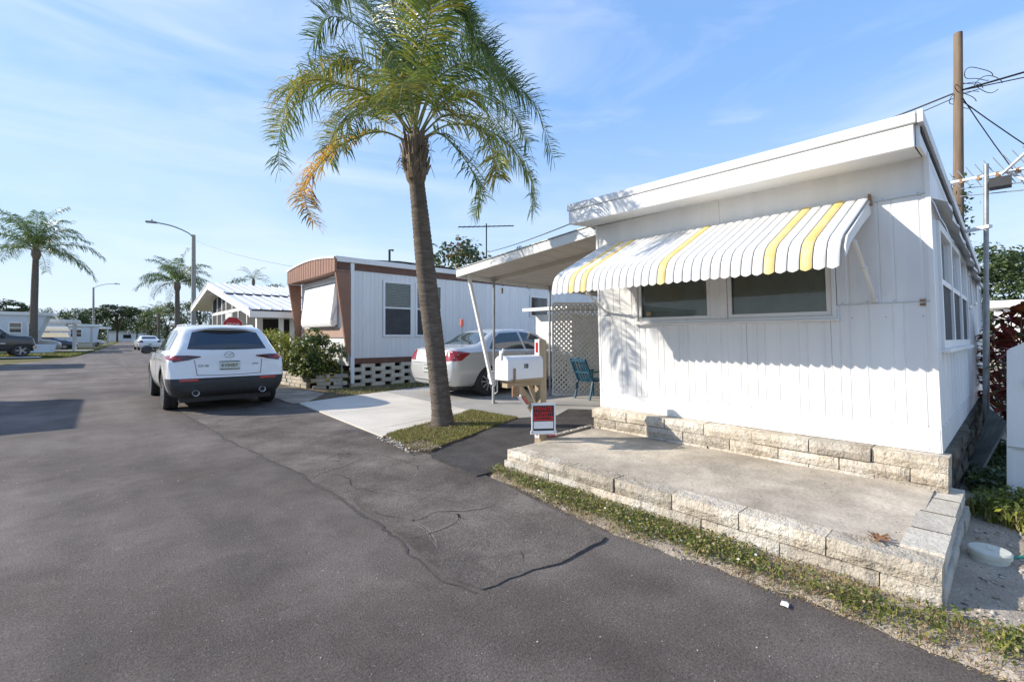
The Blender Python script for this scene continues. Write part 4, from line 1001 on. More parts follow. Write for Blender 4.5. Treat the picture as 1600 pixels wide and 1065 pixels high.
hp = bv.ray_cast(Vector((-2, 0, .80)), Vector((1, 0, 0)), 9)[0]
def plate(root, x, z, y=0, txt='KV5 0UT', tilt=.10):
    m = WM[root] @ Matrix.Translation((x, y, z)) @ frame_m((0, 0, 0), (0, -1, 0), (tilt, 0, 1))
    p = MB().box((-.155, -.078, -.004), (.155, .078, .002)).mesh('license_plate', 'plate_white'); po_ = inst('license_plate', p, root, m)
    inst('characters', text_mesh(txt, .082, 'plate_ink', .001, bold=.001, sx=.85), po_, m @ Matrix.Translation((0, -.004, .004)))
    f = MB().box((-.15, -.074, .0025), (.15, -.060, .0045)).box((-.15, .060, .0025), (.15, .074, .0045)).mesh('plate_band', 'plate_ink'); inst('plate_band', f, po_, m)
    f = MB().lathe([(.018, .0030), (.002, .0032)], (0, 0, 0), (0, 0, 1), 12).mesh('plate_orange', 'plate_orange'); inst('plate_emblem', f, po_, m)
plate(suv, hp.x - .012, .80, 0, 'KV5 00T')
proj(bv, 'rear', [(.47, .64), (.2, .628), (-.2, .628), (-.47, .64)], [(.475, .648), (.2, .636), (-.2, .636), (-.475, .648)], 12, 1, .003, .006).build('tailgate_seam', 'dark_gap', suv, local=True)
for s in (1, -1): proj(bv, 'rear', [(s*.472, .64), (s*.505, .90)], [(s*.480, .64), (s*.513, .90)], 8, 1, .003, .006).build('tailgate_seam', 'dark_gap', suv, local=True)
# winged oval emblem and small badges
he = bv.ray_cast(Vector((-2, 0, .985)), Vector((1, 0, 0)), 9); em = WM[suv] @ frame_m((he[0].x - .008, 0, .985), (0, -1, 0), tuple(Vector((.55, 0, 1))))
mb = MB(); mb.tube([(.072*math.cos(t), .056*math.sin(t), 0) for t in np.linspace(0, 2*PI, 29)], .006, 6)
mb.tube([(-.066, .022, 0), (-.03, .018, .003), (0, -.018, .004), (.03, .018, .003), (.066, .022, 0)], .007, 6); inst('emblem', mb.mesh('emblem', 'chrome', smooth=60), suv, em)
for txt, y, z, s in (('CX-30', .385, .80, .055), ('AWD', -.395, .815, .04)):
    h = bv.ray_cast(Vector((-2, y, z)), Vector((1, 0, 0)), 9)[0]; inst('badge', text_mesh(txt, s, 'rim_dark', .002), suv, WM[suv] @ frame_m((h.x - .006, y, z), (0, -1, 0), (.12, 0, 1)))
for s in (1, -1):
    mb = MB(); mb.lathe([(.04, -.10), (.085, -.06), (.09, .02), (.06, .08)], (2.62, s*1.0, 1.04), (0, s, 0.05), 14); mb.build('mirror', 'paint_white' if s < 0 else 'cladding', suv, local=True, smooth=60)
    MB().bar((2.62, s*.84, 1.0), (2.64, s*.95, 1.03), .06, .04).build('mirror_arm', 'cladding', suv, local=True)
for s in ('left', 'right'):
    for xx in (1.14, 2.05): proj(bv, s, [(xx, .50), (xx, 1.03)], [(xx+.008, .50), (xx+.008, 1.03)], 8, 1, .002, .004).build('door_seam', 'dark_gap', suv, local=True)
    for xx in (1.35, 2.25): proj(bv, s, [(xx, .885), (xx+.18, .885)], [(xx, .915), (xx+.18, .91)], 5, 2, .02, .02).build('door_handle', 'paint_white', suv, local=True, smooth=60)
mb = MB(); mb.bar((.19, .02, 1.12), (.30, -.34, 1.15), .012, .014); mb.build('wiper', 'cladding', suv, local=True)
local_box(suv, 'underbody', (.25, -.70, .17), (4.1, .70, .28), 'cladding')
suv.scale = (1, 1, .985)
add_wheels(suv, [.88, 3.53], .885, .348, .225, 'ten')

# ---- silver sedan under the carport
def sedan_st(L, H, Wd, hb=1.0):
    w = Wd/2; k = H/1.45; q = L/4.58
    S = [(0.00, .40, .60, .70, .55, .66, .66, .60, .69, .70), (.04, .30, .68, .80, .56, .77, .74, .66, .80, .82), (.10, .26, .72, .845, .57, .82, .84, .68, .96, .98),
         (.22, .23, .74, .86, .57, .84, .90, .70, 1.01, 1.035), (.62, .21, .75, .863, .57, .85, .93, .68, 1.045, 1.075), (.85, .20, .75, .863, .57, .85, .94, .655, 1.10, 1.14),
         (1.28, .20, .75, .863, .57, .85, .945, .585, 1.33, 1.38), (1.65, .20, .75, .863, .57, .85, .94, .56, 1.39, 1.44), (2.2, .20, .75, .863, .57, .85, .93, .56, 1.395, 1.45),
         (2.55, .20, .75, .863, .57, .845, .92, .57, 1.35, 1.41), (3.05, .20, .75, .863, .57, .84, .905, .65, 1.08, 1.12), (3.3, .20, .75, .86, .57, .835, .90, .68, .97, 1.0),
         (3.9, .21, .74, .85, .57, .81, .84, .66, .88, .92), (4.35, .24, .66, .77, .55, .72, .72, .55, .76, .79), (4.53, .30, .52, .60, .52, .55, .62, .4, .66, .68), (4.58, .36, .44, .5, .5, .46, .56, .35, .6, .61)]
    return [tuple([s[0]*q, s[1], s[2]*w/.863, s[3]*w/.863, s[4]*k, s[5]*w/.863, s[6]*k, s[7]*w/.863, s[8]*k, s[9]*k]) for s in S]
def make_sedan(root, paint, L=4.58, H=1.45, Wd=1.725, detail=True, style='ten', glass='car_glass', txt='K7M 4TR', red='tail_red'):
    q = L/4.58; k = H/1.45
    me, bv = car_body(sedan_st(L, H, Wd), [.98*q, 3.62*q], .345, Wd/2, nu=80 if detail else 46)
    sub_mesh(me, 'body', lambda f: not isgap(f), paint, root); sub_mesh(me, 'wheel_arch', isgap, 'dark_gap', root)
    B = lambda a: [(x*q, z*k) for x, z in a]
    proj(bv, 'rear', [(.60, 1.09*k), (-.60, 1.09*k)], [(.50, 1.355*k), (-.50, 1.355*k)], 14, 8, .006, .02).build('rear_window', glass, root, local=True, smooth=60, fix=False)
    for s in ('left', 'right'):
        proj(bv, s, B([(1.02, 1.0), (1.35, .99), (2.02, .985)]), B([(1.20, 1.20), (1.45, 1.335), (1.98, 1.365)]), 12, 6).build('side_window', glass, root, local=True, smooth=60)
        proj(bv, s, B([(2.09, .985), (2.5, .98), (3.0, .97)]), B([(2.06, 1.365), (2.4, 1.34), (2.78, 1.17)]), 12, 6).build('side_window', glass, root, local=True, smooth=60)
        if detail:
            for xx, z0, z1 in ((2.05, .33, .98), (3.02, .33, .95)): proj(bv, s, B([(xx, z0), (xx, z1)]), B([(xx+.007, z0), (xx+.007, z1)]), 8, 1, .002, .004).build('door_seam', 'dark_gap', root, local=True)
            for xx in (1.28, 2.25): proj(bv, s, B([(xx, .855), (xx+.17, .855)]), B([(xx, .89), (xx+.17, .885)]), 5, 2, .02, .02).build('door_handle', paint, root, local=True, smooth=60)
            proj(bv, s, B([(1.38, .53), (3.2, .50)]), B([(1.38, .545), (3.2, .515)]), 12, 1, .004, .004).build('rub_strip', paint, root, local=True)
    proj(bv, 'front', [(-.56, 1.0*k), (.56, 1.0*k)], [(-.48, 1.37*k), (.48, 1.37*k)], 12, 6).build('windscreen', glass, root, local=True, smooth=60)
    for s in (1, -1):
        t = proj(bv, 'rear', [(s*.56, .76*k), (s*.70, .76*k), (s*.80, .78*k)], [(s*.60, .965*k), (s*.70, .975*k), (s*.82, .95*k)], 8, 4, .010, .03).build('tail_light', red, root, local=True, smooth=60)
        proj(bv, 'left' if s > 0 else 'right', B([(.06, .76), (.25, .775), (.44, .90)]), B([(.10, .965), (.25, .96), (.46, .925)]), 10, 4, .010, .03).build('lamp_side', red, t, local=True, smooth=60)
        mb = MB(); mb.lathe([(.03, -.08), (.07, -.05), (.075, .02), (.05, .07)], (2.95*q, s*(Wd/2+.08), .99*k), (0, s, .05), 12); mb.build('mirror', paint, root, local=True, smooth=60)
    if detail:
        proj(bv, 'rear', [(.72, .335), (-.72, .335)], [(.74, .352), (-.74, .352)], 10, 1, .004, .01).build('bumper_seam', 'cladding', root, local=True)
        proj(bv, 'rear', [(.62, .70*k), (-.62, .70*k)], [(.62, .709*k), (-.62, .709*k)], 12, 1, .003, .006).build('boot_seam', 'dark_gap', root, local=True)
        plate(root, -.006, .585, .02, txt, .06)
        mb = MB(); mb.tube([(.62, -.40, 1.06), (.60, -.40, 1.50)], .003, 5); mb.build('aerial', 'wire', root, local=True)
    local_box(root, 'underbody', (.3, -.62, .16), (4.2*q, .62, .26), 'cladding')
    add_wheels(root, [.98*q, 3.62*q], Wd/2 - .012, .315, .20, style)
    return bv
sed = thing('parked_sedan', 'silver sedan with red tail lights parked under the carport', 'sedan', (5.12, 8.33, .03))
make_sedan(sed, 'paint_silver', glass='clear_car_glass')
mb = MB(); mb.tube([(.45, -.58, 1.0), (.45, -.58, 1.55)], .004, 5); mb.build('flag_mast', 'wire', sed, local=True)
mb = MB(); mb.lathe([(.012, 0), (.04, .04), (.038, .15), (.012, .18)], (.45, -.58, 1.45), (0, 0, 1), 10); mb.build('aerial_topper', 'flag', sed, local=True)

# ---- white sedan further down the street
far = thing('parked_sedan', 'white sedan far down the street seen from behind at the right edge', 'sedan', (3.55, 57.6, 0), R_(93))
make_sedan(far, 'paint_white', 4.85, 1.46, 1.85, detail=True, txt='H20 8XD', red='tail_dark')

# ---- dark pickup nosing in from the left
pk = thing('parked_pickup', 'dark brown pickup truck in side view at the left edge of the photo', 'pickup truck', (-8.95, 42.6, .02), R_(14))
PST = [(0.0, .62, .80, .86, .75, .84, 1.0, .80, 1.18, 1.20), (.06, .55, .86, .96, .78, .94, 1.1, .88, 1.28, 1.30), (.5, .48, .88, .985, .8, .96, 1.15, .90, 1.31, 1.33), (1.75, .46, .88, .99, .8, .96, 1.17, .90, 1.32, 1.34),
       (1.88, .46, .88, .99, .8, .96, 1.17, .76, 1.78, 1.82), (2.1, .46, .88, .99, .8, .96, 1.17, .74, 1.86, 1.92), (3.5, .46, .88, .99, .8, .96, 1.2, .73, 1.90, 1.97), (3.95, .46, .88, .99, .8, .955, 1.2, .74, 1.86, 1.93),
       (4.62, .46, .88, .985, .8, .95, 1.2, .82, 1.36, 1.41), (5.2, .48, .88, .98, .8, .93, 1.16, .84, 1.31, 1.36), (5.52, .52, .86, .95, .8, .90, 1.12, .80, 1.25, 1.29), (5.62, .58, .8, .88, .78, .84, .95, .70, 1.08, 1.10), (5.66, .62, .72, .8, .75, .76, .88, .6, .95, .96)]
me, bv = car_body(PST, [1.15, 5.0], .44, .985, nu=60)
sub_mesh(me, 'body', lambda f: not isgap(f), 'paint_dark', pk); sub_mesh(me, 'wheel_arch', isgap, 'dark_gap', pk)
for s in ('left', 'right'):
    proj(bv, s, [(1.98, 1.27), (2.72, 1.26)], [(2.05, 1.76), (2.72, 1.80)], 8, 5).build('side_window', 'clear_car_glass', pk, local=True, smooth=60)
    proj(bv, s, [(2.80, 1.30), (4.42, 1.34)], [(2.80, 1.82), (3.90, 1.80)], 8, 5).build('side_window', 'clear_car_glass', pk, local=True, smooth=60)
    proj(bv, s, [(1.2, .84), (4.3, .84)], [(1.2, .90), (4.3, .90)], 10, 1, .012, .012).build('side_moulding', 'alu', pk, local=True)
    proj(bv, s, [(3.05, 1.10), (3.25, 1.10)], [(3.05, 1.15), (3.25, 1.15)], 4, 1, .02, .02).build('door_handle', 'chrome', pk, local=True)
    proj(bv, s, [(2.76, .62), (2.76, 1.22)], [(2.775, .62), (2.775, 1.22)], 4, 1, .003, .01).build('door_seam', 'dark_gap', pk, local=True)
proj(bv, 'front', [(-.62, 1.33), (.62, 1.33)], [(-.60, 1.80), (.60, 1.80)], 10, 5).build('windscreen', 'clear_car_glass', pk, local=True, smooth=60)
for s in (1, -1):
    proj(bv, 'front', [(s*.55, .84), (s*.78, .84)], [(s*.55, 1.0), (s*.80, .98)], 4, 3, .01, .03).build('headlight', 'lamp_clear', pk, local=True)
    mb = MB(); mb.box((4.15, s*1.0, 1.30), (4.30, s*1.24, 1.58)); mb.build('mirror', 'cladding', pk, local=True, bevel=.03)
mb = MB(); mb.box((5.5, -.92, .50), (5.72, .92, .74)); mb.build('bumper', 'chrome', pk, local=True, bevel=.03)
local_box(pk, 'underbody', (.3, -.7, .36), (5.6, .7, .52), 'cladding')
add_wheels(pk, [1.15, 5.0], .995, .41, .27, 'five')

# ================================================================== PLANTS AND TREES
CF = Vector((.669, .743, 0)); CR_ = Vector((.743, -.669, 0))
def gp(bear, dist):
    """ground point at a bearing (right per unit forward) and a distance from where the photographer stood"""
    p = CF * dist + CR_ * (bear * dist); return p.x, p.y
def bu(u): return (u - 800) / 711.
def leaf_quads(C, N, size, aspect=.5, jit=.5, rng=RNG):
    """rhombic leaves: centres C, rough normals N"""
    n = len(C); rv = rng.normal(size=(n, 3)); Nn = N + rv * jit; Nn /= np.linalg.norm(Nn, axis=1)[:, None] + 1e-9
    t = rng.normal(size=(n, 3)); t -= (t * Nn).sum(1)[:, None] * Nn; t /= np.linalg.norm(t, axis=1)[:, None] + 1e-9
    b = np.cross(Nn, t); s = (size * rng.uniform(.6, 1.25, n))[:, None]
    V = np.stack([C - t*s*.5, C + b*s*aspect*.5, C + t*s*.5, C - b*s*aspect*.5], 1).reshape(-1, 3)
    return V, np.arange(4*n).reshape(n, 4)
def crown_arrays(center, rad, clumps, per, clump_r, size, rng=RNG, flat=1.0, shell=.45, aspect=.55):
    d = rng.normal(size=(clumps, 3)); d /= np.linalg.norm(d, axis=1)[:, None]
    rr = rng.uniform(shell, 1, clumps)[:, None] ** .6
    cc = np.array(center) + d * rr * np.array(rad)
    cr_ = clump_r * rng.uniform(.6, 1.3, clumps)
    P = rng.normal(size=(clumps, per, 3)); P /= np.linalg.norm(P, axis=2)[:, :, None]; P *= (rng.uniform(.25, 1, (clumps, per)) ** .5)[:, :, None]
    C = (cc[:, None, :] + P * cr_[:, None, None] * np.array([1, 1, .75*flat])).reshape(-1, 3)
    N = (P * .8 + np.array([0, 0, .7])).reshape(-1, 3)
    V, F = leaf_quads(C, N, np.full(len(C), size), aspect, .55, rng)
    return V, F, cc
def tree(name, label, cat, x, y, h, w, mats, group=None, trunk_r=.15, clumps=40, per=40, leaf=.3, crown_h=.62, base=0, shape=1.0, lean_=0, bark='bark', clump_r=None, limbs=6, z0=0):
    t = thing(name, label, cat, (x, y, z0), 0, group)
    rng = np.random.default_rng(int(abs(x*31+y*17)) % 9999)
    ch = h * crown_h; czn = h - ch * .5
    V, F, cc = crown_arrays((x + lean_, y, czn + z0), (w/2*.86, w/2*.86, ch/2*.86), clumps, per, clump_r or w*.16, leaf, rng, shape)
    mb = MB(); top = Vector((x + lean_*.7, y, z0 + czn - ch*.15)); mb.tube([(x, y, z0-.1), (x + lean_*.2, y, z0 + h*.18), top], [trunk_r, trunk_r*.8, trunk_r*.5], 8)
    for k in range(limbs):
        c = Vector(cc[k % len(cc)]); mb.tube([Vector((x + lean_*.3, y, z0 + h*(.2+.04*k))), top.lerp(c, .45) + Vector((0, 0, -.05*h)), c], [trunk_r*.5, trunk_r*.32, trunk_r*.12], 6)
    mb.build('trunk', bark, t, smooth=60)
    mi = np.repeat(rng.integers(0, len(mats), clumps), per); sw = rng.random(len(mi)) < .3; mi[sw] = rng.integers(0, len(mats), sw.sum())
    np_obj('crown', V, F, mats, mi, t); return t
def bez(pts, n):
    """Catmull-Rom through control points"""
    P = [Vector(p) for p in pts]; P = [P[0]*2 - P[1]] + P + [P[-1]*2 - P[-2]]; out = []
    m = len(P) - 3
    for i in range(n+1):
        s = m * i / n; k = min(int(s), m-1); t = s - k; a, b, c_, d = P[k:k+4]
        out.append(.5 * ((2*b) + (c_-a)*t + (2*a-5*b+4*c_-d)*t*t + (3*b-a-3*c_+d)*t**3))
    return out
def frond(parent, pts, L, n, mats, pick, droop=.5, seed=0, width=.022, rw=.02, t0=.16, vee=.25, lw=None):
    """one pinnate leaf: a rachis and two ranks of drooping leaflets, as one mesh"""
    rnd = random.Random(seed); curve = bez(pts, 36)
    mb = MB(); mb.tube(curve, [rw * (1 - .85 * i/36) for i in range(37)], 5, 0)
    for i in range(n):
        t = t0 + (1 - t0) * i / (n - 1); s = t * 36; k = min(int(s), 35); p = curve[k].lerp(curve[k+1], s - k)
        T = (curve[min(k+1, 36)] - curve[max(k-1, 0)]).normalized(); U = Vector((0, 0, 1)) - T * T.z
        if U.length < .1: U = Vector((T.x, T.y, 0)) * -1 + Vector((.01, 0, 0))
        U.normalize(); S = T.cross(U).normalized()
        ln = L * (math.sin(min(1, (t - t0)/(1 - t0) * 1.0 + .18) * PI * .86) * .75 + .25) * rnd.uniform(.82, 1.1)
        for sg in (1, -1):
            d = (S * sg * rnd.uniform(.7, 1) + T * rnd.uniform(.25, .75) + U * (vee + rnd.uniform(-.5, .5))).normalized()
            q1 = p + d * ln * .45; d2 = (d + Vector((0, 0, -droop * rnd.uniform(.6, 1.5)))).normalized(); q2 = q1 + d2 * ln * .33
            d3 = (d2 + Vector((0, 0, -droop * rnd.uniform(.7, 1.6)))).normalized(); q3 = q2 + d3 * ln * .26
            w = (T * .8 + U * .3).normalized() * width * rnd.uniform(.8, 1.2) * .5
            mb.add([p - w*.5, p + w*.5, q1 + w, q1 - w, q2 + w*.75, q2 - w*.75, q3], [(0, 1, 2, 3), (3, 2, 4, 5), (5, 4, 6)], pick(t, rnd))
    return mb.build('frond', mats, parent, fix=False)
def palm_trunk(parent, path, radii, ringh=.055, name='trunk', n=20):
    P = bez(path, 10 * (len(path)-1)); tot = sum((P[i+1]-P[i]).length for i in range(len(P)-1)); k = max(8, int(tot / ringh * 2)); pts = []; rs = []
    fine = bez(path, k)
    for i, p in enumerate(fine):
        t = i / k; r = float(np.interp(t, np.linspace(0, 1, len(radii)), radii)); r *= (1.0 if i % 2 else .955) * (1 + .035 * nz1(i*.7, 3, 1)); pts.append(p); rs.append(r)
    mb = MB(); mb.tube(pts, rs, n); return mb.build(name, 'trunk', parent, smooth=75)

# ---- the tall queen palm on the grass island
palm = thing('palm_tree', 'tall queen palm with one orange dying frond, on the small grass island', 'palm tree', (3.58, 5.42, .03))
SCL = 6.42 / 711
pb_ = Vector((3.58, 5.42, 0))
def pp(u, v, d=0): Y = 6.42 + d; return CF * Y + CR_ * ((u - 797) / 711 * Y) + Vector((0, 0, 1.27 - (v - 527) / 711 * Y))
palm_trunk(palm, [pp(690, 674), pp(687, 640), pp(682, 590), pp(675, 530), pp(667, 465), pp(660, 400), pp(654, 340), pp(648, 280), pp(646, 235)],
           [.185, .146, .138, .139, .141, .135, .122, .108, .098])
mb = MB()    # fibrous old leaf bases under the crown
mb.tube(bez([pp(649, 290), pp(647, 275), pp(646, 250), pp(646, 225), pp(646, 200)], 12), [.10, .115, .135, .145, .15, .153, .15, .145, .13, .11, .09, .07, .05], 14)
rb = random.Random(3)
for k in range(46):
    a = k * 2.4; z = rb.uniform(-.34, .02); r = .13 + .022 * rb.random(); o_ = pp(646, 235) + Vector((0, 0, z))
    d = Vector((math.cos(a), math.sin(a), 0)); top = o_ + d * (r + rb.uniform(.02, .07)) + Vector((0, 0, rb.uniform(.14, .28)))
    s_ = Vector((-d.y, d.x, 0)) * rb.uniform(.03, .055)
    mb.add([o_ + d*r*.92 - s_, o_ + d*r*.92 + s_, top + s_*.5, top - s_*.5, o_ + d*(r+.025), top + d*.02], [(0, 4, 5, 3), (4, 1, 2, 5), (0, 1, 2, 3)])
for k in range(60):
    a = rb.uniform(0, 2*PI); o_ = pp(646, 235 + rb.uniform(-25, 40)); d = Vector((math.cos(a), math.sin(a), 0)); p = o_ + d * .17
    mb.tube([p, p + d*.05 + Vector((0, 0, .03)), p + d*rb.uniform(.06, .12) + Vector((0, 0, rb.uniform(-.14, .05)))], [.006, .004, .002], 4)
mb.build('leaf_bases', 'boot', palm)
def fc(cx_, cy_, d): return pp(380 + cx_/2.878, cy_/2.878, d)
PM = ['rachis', 'frond_green', 'frond_dark', 'frond_lime', 'frond_yellow', 'frond_orange', 'frond_brown']
def pk_green(t, r): return r.choices([1, 2, 3], [5, 4, 1])[0]
def pk_dark(t, r): return r.choices([1, 2], [3, 5])[0]
def pk_lime(t, r): return r.choices([1, 3, 4], [3, 5, 1.2])[0]
def pk_mix(t, r): return r.choices([1, 3, 4, 2], [3, 3, 2.4, 2])[0]
def pk_ytip(t, r): return r.choices([1, 3, 4, 5], [3 - 2.4*t, 2, .5 + 4*t, .1])[0]
def pk_orange(t, r): return r.choices([5, 4, 6], [6, 1.5, 1.6 if t > .3 else .6])[0] if t > .28 else r.choices([1, 4, 6], [2, 2, 1])[0]
FR = [
 ([(725,632,0),(600,592,-.4),(430,655,-.8),(310,775,-1.0),(268,880,-1.1),(305,1000,-1.15)], pk_orange, .30, .9),
 ([(735,600,0),(640,470,-.4),(480,395,-.8),(310,360,-1.1),(205,430,-1.3),(160,570,-1.4)], pk_ytip, .40, .85),
 ([(735,600,.1),(600,430,.5),(400,400,.8),(230,470,1.0),(160,590,1.1),(150,760,1.1)], pk_green, .40, .5),
 ([(750,580,0),(690,400,.1),(590,200,.2),(470,95,.2),(370,85,.2),(310,180,.2)], pk_dark, .46, .5),
 ([(755,560,.2),(700,330,.5),(600,100,.8),(480,-20,1.0),(390,0,1.1)], pk_green, .46, .5),
 ([(765,550,0),(760,300,.1),(740,60,.2),(730,-120,.3),(760,-220,.3)], pk_lime, .42, .4),
 ([(770,560,0),(800,330,-.1),(850,130,-.2),(910,20,-.3),(980,30,-.3),(1020,120,-.3)], pk_dark, .46, .5),
 ([(770,550,.2),(830,300,.6),(940,120,.9),(1010,120,1.1),(1040,230,1.2)], pk_green, .42, .5),
 ([(790,590,0),(880,440,.3),(1020,360,.6),(1180,370,.8),(1300,470,.9),(1385,710,.95)], pk_dark, .40, .55),
 ([(790,600,0),(880,470,-.5),(980,420,-.9),(1070,480,-1.2),(1125,620,-1.3),(1135,730,-1.3)], pk_lime, .42, .9),
 ([(800,620,0),(930,560,.2),(1100,590,.3),(1220,690,.4),(1290,830,.4),(1290,950,.4)], pk_mix, .36, .8),
 ([(800,630,0),(870,600,-.2),(960,680,-.4),(1030,790,-.5),(1052,880,-.5),(1040,960,-.5)], pk_green, .32, .55),
 ([(790,590,.2),(900,470,.8),(1060,430,1.3),(1200,500,1.6),(1270,640,1.7)], pk_dark, .42, .6),
 ([(765,590,0),(740,430,-.7),(720,370,-1.3),(700,420,-1.7),(690,520,-1.9)], pk_mix, .36, .8),
 ([(765,570,.2),(740,380,.9),(700,260,1.6),(660,300,2.1)], pk_green, .42, .6),
 ([(730,620,0),(620,540,.3),(500,520,.6),(400,600,.7),(375,720,.75)], pk_mix, .40, .8),
 ([(775,560,0),(850,380,-.3),(960,290,-.7),(1080,310,-1.0),(1140,420,-1.1)], pk_green, .42, .65),
 ([(760,550,.0),(720,250,-.2),(660,20,-.4),(640,-100,-.5),(590,-130,-.5)], pk_green, .46, .5),
 ([(770,560,-.1),(790,300,-.5),(830,60,-.9),(840,-60,-1.1),(900,-90,-1.2)], pk_lime, .42, .5),
 ([(750,600,0),(670,500,-.5),(570,470,-.9),(480,540,-1.2),(440,680,-1.3)], pk_mix, .38, .9),
 ([(740,600,.1),(620,400,.3),(450,300,.5),(330,330,.6),(250,430,.6)], pk_green, .42, .6),
 ([(790,590,0),(900,400,0),(1050,270,0),(1170,330,0),(1250,440,0)], pk_green, .42, .55),
 ([(780,580,0),(880,300,.2),(1000,180,.3),(1080,200,.4),(1120,300,.4)], pk_dark, .42, .5),
 ([(790,610,0),(900,520,-.4),(1020,560,-.8),(1110,680,-1.0),(1130,800,-1.0)], pk_ytip, .38, .8),
 ([(750,560,0),(680,280,.1),(560,60,.2),(470,-40,.3),(400,-40,.3)], pk_green, .44, .5),
 ([(750,590,0),(690,470,-.2),(590,330,-.4),(470,260,-.5),(380,290,-.5)], pk_mix, .40, .7),
]
for i, (cps, pick, L, dr) in enumerate(FR):
    frond(palm, [fc(*q) for q in cps], L*1.30, 122, PM, pick, dr*.62, seed=i, width=.0185, rw=.015, lw=1)
sp = MB(); sp.tube(bez([fc(768, 600, 0), fc(768, 400, 0), fc(760, 250, .05)], 8), [.03, .025, .02, .016, .012, .01, .008, .006, .004], 6); sp.build('spear_leaf', 'frond_lime', palm, smooth=60)

def gen_palm(label, x, y, h, cr, tr, nf, seed, group='palms along the street', lean_=0.0, z0=0, cam_side=1, dense=64, boot=True):
    t = thing('palm_tree', label, 'palm tree', (x, y, z0), 0, group); r = random.Random(seed)
    top = Vector((x + lean_, y, z0 + h))
    palm_trunk(t, [(x, y, z0-.05), (x + lean_*.2, y, z0+h*.35), (x + lean_*.6, y, z0+h*.7), top], [tr*1.15, tr, tr*.95, tr*.75], .22, n=10)
    if boot:
        mb = MB(); mb.tube([top - Vector((0, 0, .7)), top - Vector((0, 0, .35)), top, top + Vector((0, 0, .3))], [tr*.8, tr*1.3, tr*1.15, tr*.4], 10); mb.build('leaf_bases', 'boot', t, smooth=60)
    for k in range(nf):
        az = k * 2.399 + r.uniform(-.2, .2); e = 1.35 - 1.45 * (k / nf) + r.uniform(-.12, .12); d = Vector((math.cos(az), math.sin(az), 0)); ln = cr * r.uniform(.85, 1.1)
        p = [top]; v = d * math.cos(e) + Vector((0, 0, math.sin(e))); q = top
        for s in range(5):
            q = q + v * ln / 5; p.append(q.copy()); v = (v + Vector((0, 0, -.20 - .09*s))).normalized()
        frond(t, p, cr*.24, dense, PM, pk_dark if r.random() < .5 else pk_green, .8, seed*50+k, width=cr*.0105, rw=cr*.009)
    return t

# ================================================================== BROWN AND WHITE MOBILE HOME
bh = thing('mobile_home', 'white mobile home with brown canted front, arched brown fascia and breeze block base', 'mobile home', (4.64, 11.3, 0))
BX, BY0, BY1, BXB = 4.64, 11.3, 14.98, 18.0
def arc_z(y): t = (y - 11.22) / (15.12 - 11.22); return 3.22 + .06 * t + .125 * math.sin(PI * min(1, max(0, t)) ** 1.0) * (1 - .1*t)
ys_ = np.linspace(11.22, 15.12, 17)
k = 40; ysf = np.linspace(11.22, 15.12, k+1)
mb = MB()
for i in range(k):
    a, b = ysf[i], ysf[i+1]; d = .008 * (i % 2); mb.add([(4.24+d, a, 2.90), (4.24+d, b, 2.90), (4.24+d, b, arc_z(b)), (4.24+d, a, arc_z(a)), (4.30, a, 2.90), (4.30, b, 2.90), (4.30, b, arc_z(b)), (4.30, a, arc_z(a))], [(0,1,2,3), (4,7,6,5), (0,4,5,1), (3,2,6,7), (0,3,7,4), (1,5,6,2)])
mb.build('arched_fascia', 'brown_metal', bh, fix=False)
mb = MB(); mb.grid([[(4.22, y, arc_z(y)-.005) for y in ys_], [(4.22, y, arc_z(y)+.045) for y in ys_], [(4.5, y, arc_z(y)+.055) for y in ys_]]); mb.build('arched_edge', 'white_trim', bh, fix=False)
mb = MB(); mb.box((4.301, 11.24, 2.91), (BX-.002, 15.10, 2.95)); mb.build('soffit', 'brown_metal', bh)
mb = MB(); rowsr = [[(x, y, (arc_z(y) if x < 5 else 3.30 + (arc_z(y) - 3.22) * .8) + .04) for y in ys_] for x in (4.30, 4.9, 6, BXB)]; mb.grid(rowsr); mb.build('roof', 'white_metal_roof', bh, fix=False, smooth=60)
for y in (11.235, 15.03):
    mb = MB(); mb.prism([(4.27, y, 2.898), (BX+.0, y, 2.898), (BX+.0, y, .85), (BX-.08, y, .85)], (0, .075, 0)); mb.build('canted_fin', 'brown_metal', bh)
for i, (a, b) in enumerate(zip(np.linspace(BY0+.02, BY1, 5)[:-1], np.linspace(BY0+.02, BY1, 5)[1:])):
    MB().box((BX, a, 1.53), (BX+.03, b-.003, 2.905)).build('front_panel', 'siding', bh)
MB().box((BX-.03, BY0+.05, 1.27), (BX+.03, BY1, 1.525)).build('accent_band', 'pink_panel', bh)
MB().box((BX+.005, BY0+.05, .55), (BX+.03, BY1, 1.265)).build('lower_panel', 'siding', bh)
mb = MB(); ring(mb, 12.05, 14.62, 1.60, 2.80, .06, BX-.035, BX-.001); w_ = mb.build('front_window', 'white_trim', bh)
MB().box((BX-.015, 12.11, 1.66), (BX-.008, 14.56, 2.74)).build('pane', 'car_glass', w_)
